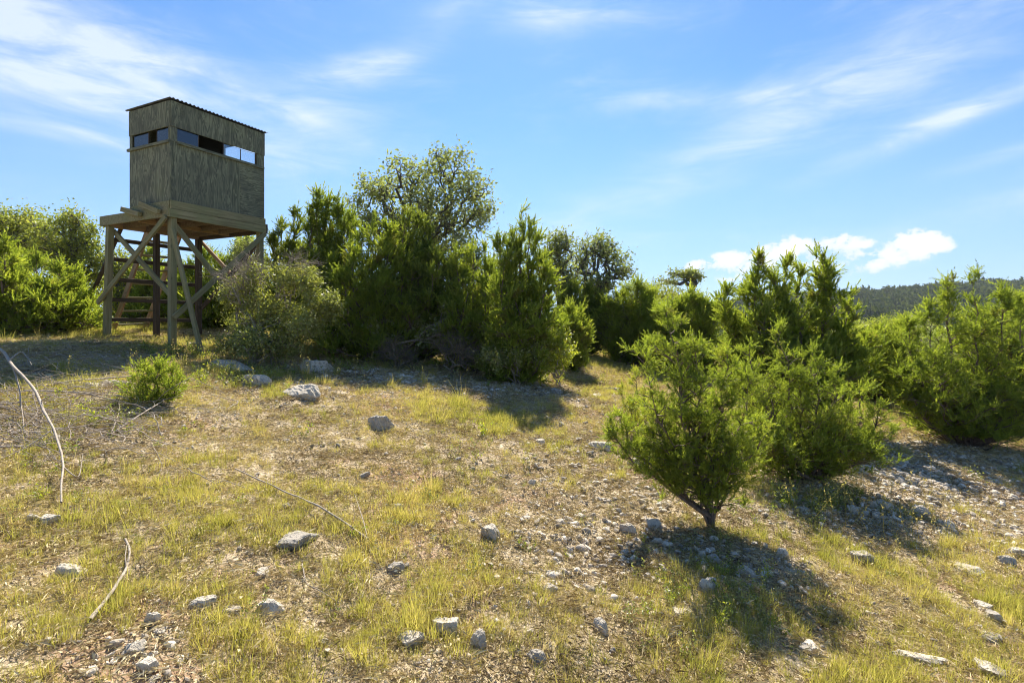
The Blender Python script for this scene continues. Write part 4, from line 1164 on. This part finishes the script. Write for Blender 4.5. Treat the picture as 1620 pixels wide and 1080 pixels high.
b = bare(x, y)
pn = fbm(x / .8, y / .8, 4, .55); pg = fbm(x / 1.7 + 31, y / 1.7 + 7, 3)
pc = fbm(x / .22 + 11, y / .22, 2)
cover = .80 + pn * 1.3 + pc * 1.7 - b * 1.05
keep = rng.rand(len(x)) < np.clip(cover, .03, 1)
x, y, r_, pn, pg, b, pc = x[keep], y[keep], r_[keep], pn[keep], pg[keep], b[keep], pc[keep]
u_ = rng.rand(len(x)); g_ = .32 + pg * 1.5
kind = np.where(u_ < .005, 15 + rng.randint(0, 2, len(x)),
       np.where(rng.rand(len(x)) < np.clip(g_, .12, .85), np.where(rng.rand(len(x)) < .16 + pg, 8 + rng.randint(0, 3, len(x)), rng.randint(0, 4, len(x))),
                np.where(rng.rand(len(x)) < .5, 4 + rng.randint(0, 4, len(x)), 11 + rng.randint(0, 4, len(x)))))
sc_ = rng.uniform(.5, 1.15, len(x)) * (1 + np.clip(r_ - 5, 0, 12) * .085) * (.85 + pn * .7) * (1 + 1.3 * np.clip(pc, -.4, .5)) * (1 - .3 * np.clip(b, 0, 1))
z = G(x, y)
scatter('grass', GR, np.stack([x, y, z], -1), np.stack([rng.normal(0, .15, len(x)), rng.normal(0, .15, len(x)), rng.uniform(0, 6.28, len(x))], -1),
        np.stack([sc_, sc_, sc_ * rng.uniform(.75, 1.2, len(x))], -1), kind, 'short dry yellow-green grass growing in thin tufts', 'grass')
print('grass', len(x))
# litter: straws, twigs and leaf scraps lying on the soil
LI = []
for i in range(6):
    rg = np.random.RandomState(1100 + i)
    n = 34
    p = np.stack([rg.normal(0, .05, n), rg.normal(0, .05, n), rg.uniform(.002, .016, n)], -1)
    a = rg.rand(n) * 6.28; L_ = rg.uniform(.012, .07, n); wd = rg.uniform(.0008, .0026, n)
    flat_leaf = rg.rand(n) < .35; L_[flat_leaf] *= .35; wd[flat_leaf] *= 2.0
    d_ = norm(np.stack([np.cos(a), np.sin(a), rg.normal(0, .18, n)], -1)); s_ = norm(np.cross(d_, np.array([0, 0, 1.]) + rg.normal(0, .4, (n, 3))))
    V = np.stack([p - s_ * wd[:, None], p + d_ * L_[:, None] * .5 + s_ * wd[:, None] + np.array([0, 0, .004]), p + d_ * L_[:, None], p + d_ * L_[:, None] * .5 - s_ * wd[:, None]], 1).reshape(-1, 3)
    LI.append(mk_mesh('litter', V, np.arange(len(V)).reshape(-1, 4), [M['litter']], np.repeat(rg.rand(n), 4)))
x, y, r_ = sample(rng, 330, r1=20)
sc_ = rng.uniform(.6, 1.4, len(x)) * (1 + np.clip(r_ - 5, 0, 12) * .09)
scatter('leaf_litter', LI, np.stack([x, y, G(x, y)], -1), np.stack([rng.normal(0, .1, len(x)), rng.normal(0, .1, len(x)), rng.uniform(0, 6.28, len(x))], -1),
        np.stack([sc_] * 3, -1), rng.randint(0, 6, len(x)), 'dead straw, leaf scraps and twigs lying on the soil', 'litter')
# pebbles
M['limestone_keep'] = M['limestone']; M['limestone'] = M['pebble']
PB = [rock_mesh(np.random.RandomState(700 + i), 1, rng.uniform(.6, .95), rng.uniform(.35, .7), base=ICO2 if i < 4 else ICO1, rough=.05) for i in range(8)]
M['limestone'] = M['limestone_keep']
x, y, r_ = sample(rng, 2100, r1=16, pw=1.0)
b = bare(x, y)
keep = rng.rand(len(x)) < np.clip(.13 + (.5 + .35 * (x > 1.6)) * b + fbm(x / .5, y / .5, 3) * .7, .05, 1)
x, y, r_, b = x[keep], y[keep], r_[keep], b[keep]
sc_ = .008 + .050 * rng.rand(len(x)) ** 4.5 * (.5 + b) + .012 * (r_ > 6)
scatter('gravel', PB, np.stack([x, y, G(x, y) + sc_ * .12], -1), np.stack([rng.normal(0, .3, len(x)), rng.normal(0, .3, len(x)), rng.uniform(0, 6.28, len(x))], -1),
        np.stack([sc_] * 3, -1), rng.randint(0, 8, len(x)), 'loose pale limestone gravel on the bare soil', 'gravel')
print('gravel', len(x))

# leafy weeds
WD = []
for i in range(4):
    rg = np.random.RandomState(1500 + i); ac = Acc(); ns = 5 + i
    A = np.zeros((ns, 3)); B = np.stack([rg.normal(0, .06, ns), rg.normal(0, .06, ns), rg.uniform(.08, .22, ns)], -1)
    C = curves(rg, A, B, 5, .1); ac.add(*tubes(C, np.linspace(1, .5, 5)[None] * .0016 * np.ones((ns, 1)), 3))
    bi = np.repeat(np.arange(ns), 12); f = rg.randint(1, 5, len(bi))
    ac.add(*leaves(rg, C[bi, f] + rg.normal(0, .008, (len(bi), 3)), .028))
    WD.append(ac.mesh('weed', [M['shrub_yellow' if i == 3 else ('juniper_mid' if i == 1 else 'shrub')]]))
X_ = []
for k in range(520):
    c = [(360, 605, 110, 22), (520, 590, 110, 12), (300, 560, 60, 10), (830, 600, 80, 10), (1280, 800, 80, 30), (1150, 950, 120, 60), (100, 700, 150, 60), (800, 850, 700, 150)][rng.randint(8)]
    X_.append(ray(c[0] + rng.normal(0, .6) * c[2], min(1075, c[1] + rng.normal(0, .6) * c[3])))
X_ = np.array(X_); x, y = X_[:, 0], X_[:, 1]; sc_ = rng.uniform(.35, 1.0, len(x)) * np.where(y > 5, 1.0, .6)
scatter('weeds', WD, np.stack([x, y, G(x, y)], -1), np.stack([rng.normal(0, .15, len(x)), rng.normal(0, .15, len(x)), rng.uniform(0, 6.28, len(x))], -1),
        np.stack([sc_] * 3, -1), rng.randint(0, 4, len(x)), 'small leafy weeds growing among the grass and stones', 'weeds')

# ------------------------------------------------------------------ fallen branches and sticks
def gp(px_, py_, lift=.03):
    x, y = ray(px_, py_); return np.array([x, y, float(G(x, y)) + lift])
def stick(name, label, pts, r0, r1, cat='branch', forks=(), seed=0, mat='deadwood', lift=.03, twigs=5, rise=None, group=None):
    rng = np.random.RandomState(seed)
    K_ = np.array([gp(p[0], p[1], lift if len(p) < 3 else p[2]) for p in pts])
    def smooth(Kp, n):
        d_ = np.r_[0, np.cumsum(np.linalg.norm(np.diff(Kp, axis=0), axis=1))]; s = np.linspace(0, d_[-1], n)
        P = np.stack([np.interp(s, d_, Kp[:, j]) for j in range(3)], -1)
        for _ in range(2): P[1:-1] = (P[:-2] + 2 * P[1:-1] + P[2:]) / 4
        P[1:-1] += rng.normal(0, d_[-1] * .0022, (n - 2, 3)); P[1:-1] = (P[:-2] + 2 * P[1:-1] + P[2:]) / 4; return P
    P = smooth(K_, 26)
    o0 = P[0].copy(); root = thing(name, label, cat, tuple(o0), group)
    a = Acc(); a.add(*tubes((P - o0)[None], np.linspace(r0, r1, 26)[None] * (1 + rng.normal(0, .07, (1, 26))), 7))
    link('stem', a.mesh('stem', [M[mat]], True), root)
    def twig(V_, F_):
        m_ = Acc(); m_.add(V_, F_); link('twig', m_.mesh('twig', [M[mat]], True), root)
    for f in forks:
        Kf = np.array([gp(p[0], p[1], lift if len(p) < 3 else p[2]) for p in f]); j = np.argmin(((P - Kf[0]) ** 2).sum(-1)); Kf[0] = P[j]
        Pf = smooth(Kf, 12); rr = (r0 + (r1 - r0) * j / 26) * .6
        twig(*tubes((Pf - o0)[None], np.linspace(rr, max(.0015, rr * .3), 12)[None], 5))
    L_ = np.linalg.norm(P[-1] - P[0])
    for _ in range(twigs * 2):
        j = rng.randint(4, 25); A = P[j]; dd = norm(P[min(j + 1, 25)] - P[j - 1])
        B = A + norm(dd + rng.normal(0, .6, 3) * np.array([1, 1, .6])) * rng.uniform(.05, .24) * min(1.3, L_); B[2] = max(B[2], float(G(B[0], B[1])) + .005)
        C = curves(rng, (A - o0)[None], (B - o0)[None], 6, .12); twig(*tubes(C, np.linspace(.28 * r0, .0010, 6)[None], 4))
    return root
stick('fallen_branch', 'thick bare forked branch slanting across the left foreground', [(-30, 560, .32), (18, 618, .30), (55, 660, .24), (85, 720, .18), (103, 765, .10), (97, 812, .03)],   .021, .006,
      forks=[[(18, 618, .30), (35, 603, .34), (50, 618, .25)], [(85, 722, .18), (40, 728, .08), (-10, 742, .05)], [(100, 765, .10), (125, 778, .05), (131, 750, .14)], [(22, 622, .3), (32, 650, .15), (38, 690, .03)]], seed=1, twigs=4)
stick('fallen_branch', 'long pale stick lying level in front of the low ledge stone', [(62, 622, .06), (130, 618, .09), (200, 612, .10), (270, 605, .14)], .013, .004, seed=2, twigs=4)
stick('fallen_branch', 'thin grey stick below the ledge stone pointing right', [(38, 634, .08), (130, 640, .08), (200, 650, .06), (278, 660, .02)], .010, .003, forks=[[(150, 620, .06), (200, 645, .05), (255, 672, .03)]], seed=3, twigs=5)
stick('fallen_branch', 'v-shaped pale dead twig in the grass below the seedling', [(175, 695, .02), (210, 678, .07), (258, 655, .12)], .010, .004, forks=[[(175, 695, .02), (190, 665, .10), (188, 660, .14)]], seed=4, twigs=2)
stick('fallen_branch', 'long stick lying left to right behind the slanting branch', [(-20, 718, .04), (40, 712, .04), (90, 702, .04), (138, 697, .02)], .011, .004, seed=5, twigs=3)
stick('fallen_stick', 'curved bleached stick in the lower left foreground', [(142, 1006, .03), (160, 985, .04), (182, 955, .05), (200, 918, .04), (206, 890, .03), (198, 868, .03)], .009, .006, 'stick', forks=[[(200, 915, .04), (198, 900, .05), (200, 888, .05)]], seed=6, twigs=1)
stick('fallen_stick', 'long thin pale stick lying across the centre left foreground', [(372, 755, .05), (430, 785, .05), (500, 822, .05), (548, 846, .04), (582, 874, .03)], .0045, .007, 'stick', forks=[[(582, 872, .03), (572, 840, .05), (561, 805, .06)]], seed=7, twigs=3)
stick('fallen_stick', 'thin curved twig in the grass below the flat slab', [(478, 912, .03), (484, 940, .02), (505, 955, .03), (535, 968, .02)], .004, .0025, 'stick', seed=8, twigs=1)
stick('fallen_stick', 'small grey stick on the bare soil near the bottom centre', [(905, 928, .02), (922, 945, .02)], .006, .004, 'stick', seed=9, twigs=0)
stick('fallen_stick', 'short grey stick left of the small leafless one on the bare soil', [(830, 924, .02), (852, 922, .02)], .005, .003, 'stick', seed=10, twigs=0)
stick('fallen_stick', 'short twig crossing the grass under the boulder', [(360, 655, .03), (380, 645, .06), (312, 630, .04)], .006, .003, 'stick', seed=11, twigs=2)
# brushwood heap at the left: too many twigs to count
rng = np.random.RandomState(12)
A = []; B = []
for k in range(560):
    if rng.rand() < .2: px_, py_ = rng.uniform(-60, 230), rng.normal(578, 12)
    else: px_, py_ = rng.normal(80, 90), rng.normal(655, 40)
    x, y = ray(px_, py_); a_ = rng.normal(0, .5) + (math.pi if rng.rand() < .5 else 0); L_ = rng.uniform(.15, .75)
    p0 = np.array([x, y, float(G(x, y)) + rng.uniform(.0, .10)]); p1 = p0 + np.array([math.cos(a_), math.sin(a_), 0]) * L_
    p1[2] = float(G(p1[0], p1[1])) + rng.uniform(0, .20)
    A.append(p0); B.append(p1)
A = np.array(A); B = np.array(B)
ac = Acc(); ac.add(*tubes(curves(rng, A, B, 7, .09), np.linspace(1, .4, 7)[None] * rng.uniform(.0015, .0055, (len(A), 1)), 4))
link('dead_twigs', ac.mesh('dead_twigs', [M['deadwood']], True), kind='stuff', label='heap of pale dead twigs left of the blind', cat='twigs')
# tall dry seed stalks
A = []; B = []
for k in range(330):
    c = [(520, 600, 130, 12), (800, 600, 90, 14), (300, 600, 120, 20), (1330, 800, 90, 30), (940, 560, 50, 6), (700, 800, 500, 120), (1450, 850, 120, 50)][rng.randint(7)]
    x, y = ray(c[0] + rng.normal(0, .6) * c[2], min(1070, c[1] + rng.normal(0, .6) * c[3]))
    p0 = np.array([x, y, float(G(x, y)) - .01]); A.append(p0); B.append(p0 + np.array([rng.normal(0, .09), rng.normal(0, .09), rng.uniform(.15, .48) * (1 if y > 4.5 else .5)]))
A = np.array(A); B = np.array(B); C = curves(rng, A, B, 7, .05)
ac = Acc(); ac.add(*tubes(C, np.linspace(1, .5, 7)[None] * rng.uniform(.0012, .0024, (len(A), 1)), 3))
bi = np.repeat(np.arange(len(A)), 7); f = rng.uniform(4.2, 6, len(bi)); i_ = np.minimum(f.astype(int), 5); fr = (f - i_)[:, None]
P = C[bi, i_] * (1 - fr) + C[bi, i_ + 1] * fr
ac.add(*leaves(rng, P + rng.normal(0, .004, P.shape), .022))
link('dry_stalks', ac.mesh('dry_stalks', [M['grass_straw']]), kind='stuff', label='tall dry seed stalks standing above the short grass', cat='dry stalks')
# a small yucca-like clump
x, y = ray(672, 612)
me = tuft(1200, 26, .30, .03, .011, 'grass_green', .3)
link('spiky_plant', me, None, (x, y, float(G(x, y))), 'spiky long-leaved plant at the front of the thicket shadow', 'plant')
print('triangles', sum(len(m_.polygons) for m_ in bpy.data.meshes))

# ------------------------------------------------------------------ the air
hm = bpy.data.materials.new('haze'); hm.use_nodes = True
t = NT(hm.node_tree)
pv = t.node('ShaderNodeVolumePrincipled')
pv.inputs['Color'].default_value = (.80, .88, 1.0, 1); pv.inputs['Density'].default_value = 0.00014; pv.inputs['Anisotropy'].default_value = .2
o_ = t.node('ShaderNodeOutputMaterial'); t.l.new(pv.outputs[0], o_.inputs['Volume'])
hb = box_mesh('haze', 2800, 2800, 110, hm, .01)
link('haze', hb, None, (0, 5, 35), kind='stuff', label='thin blue air haze over the whole valley', cat='haze')
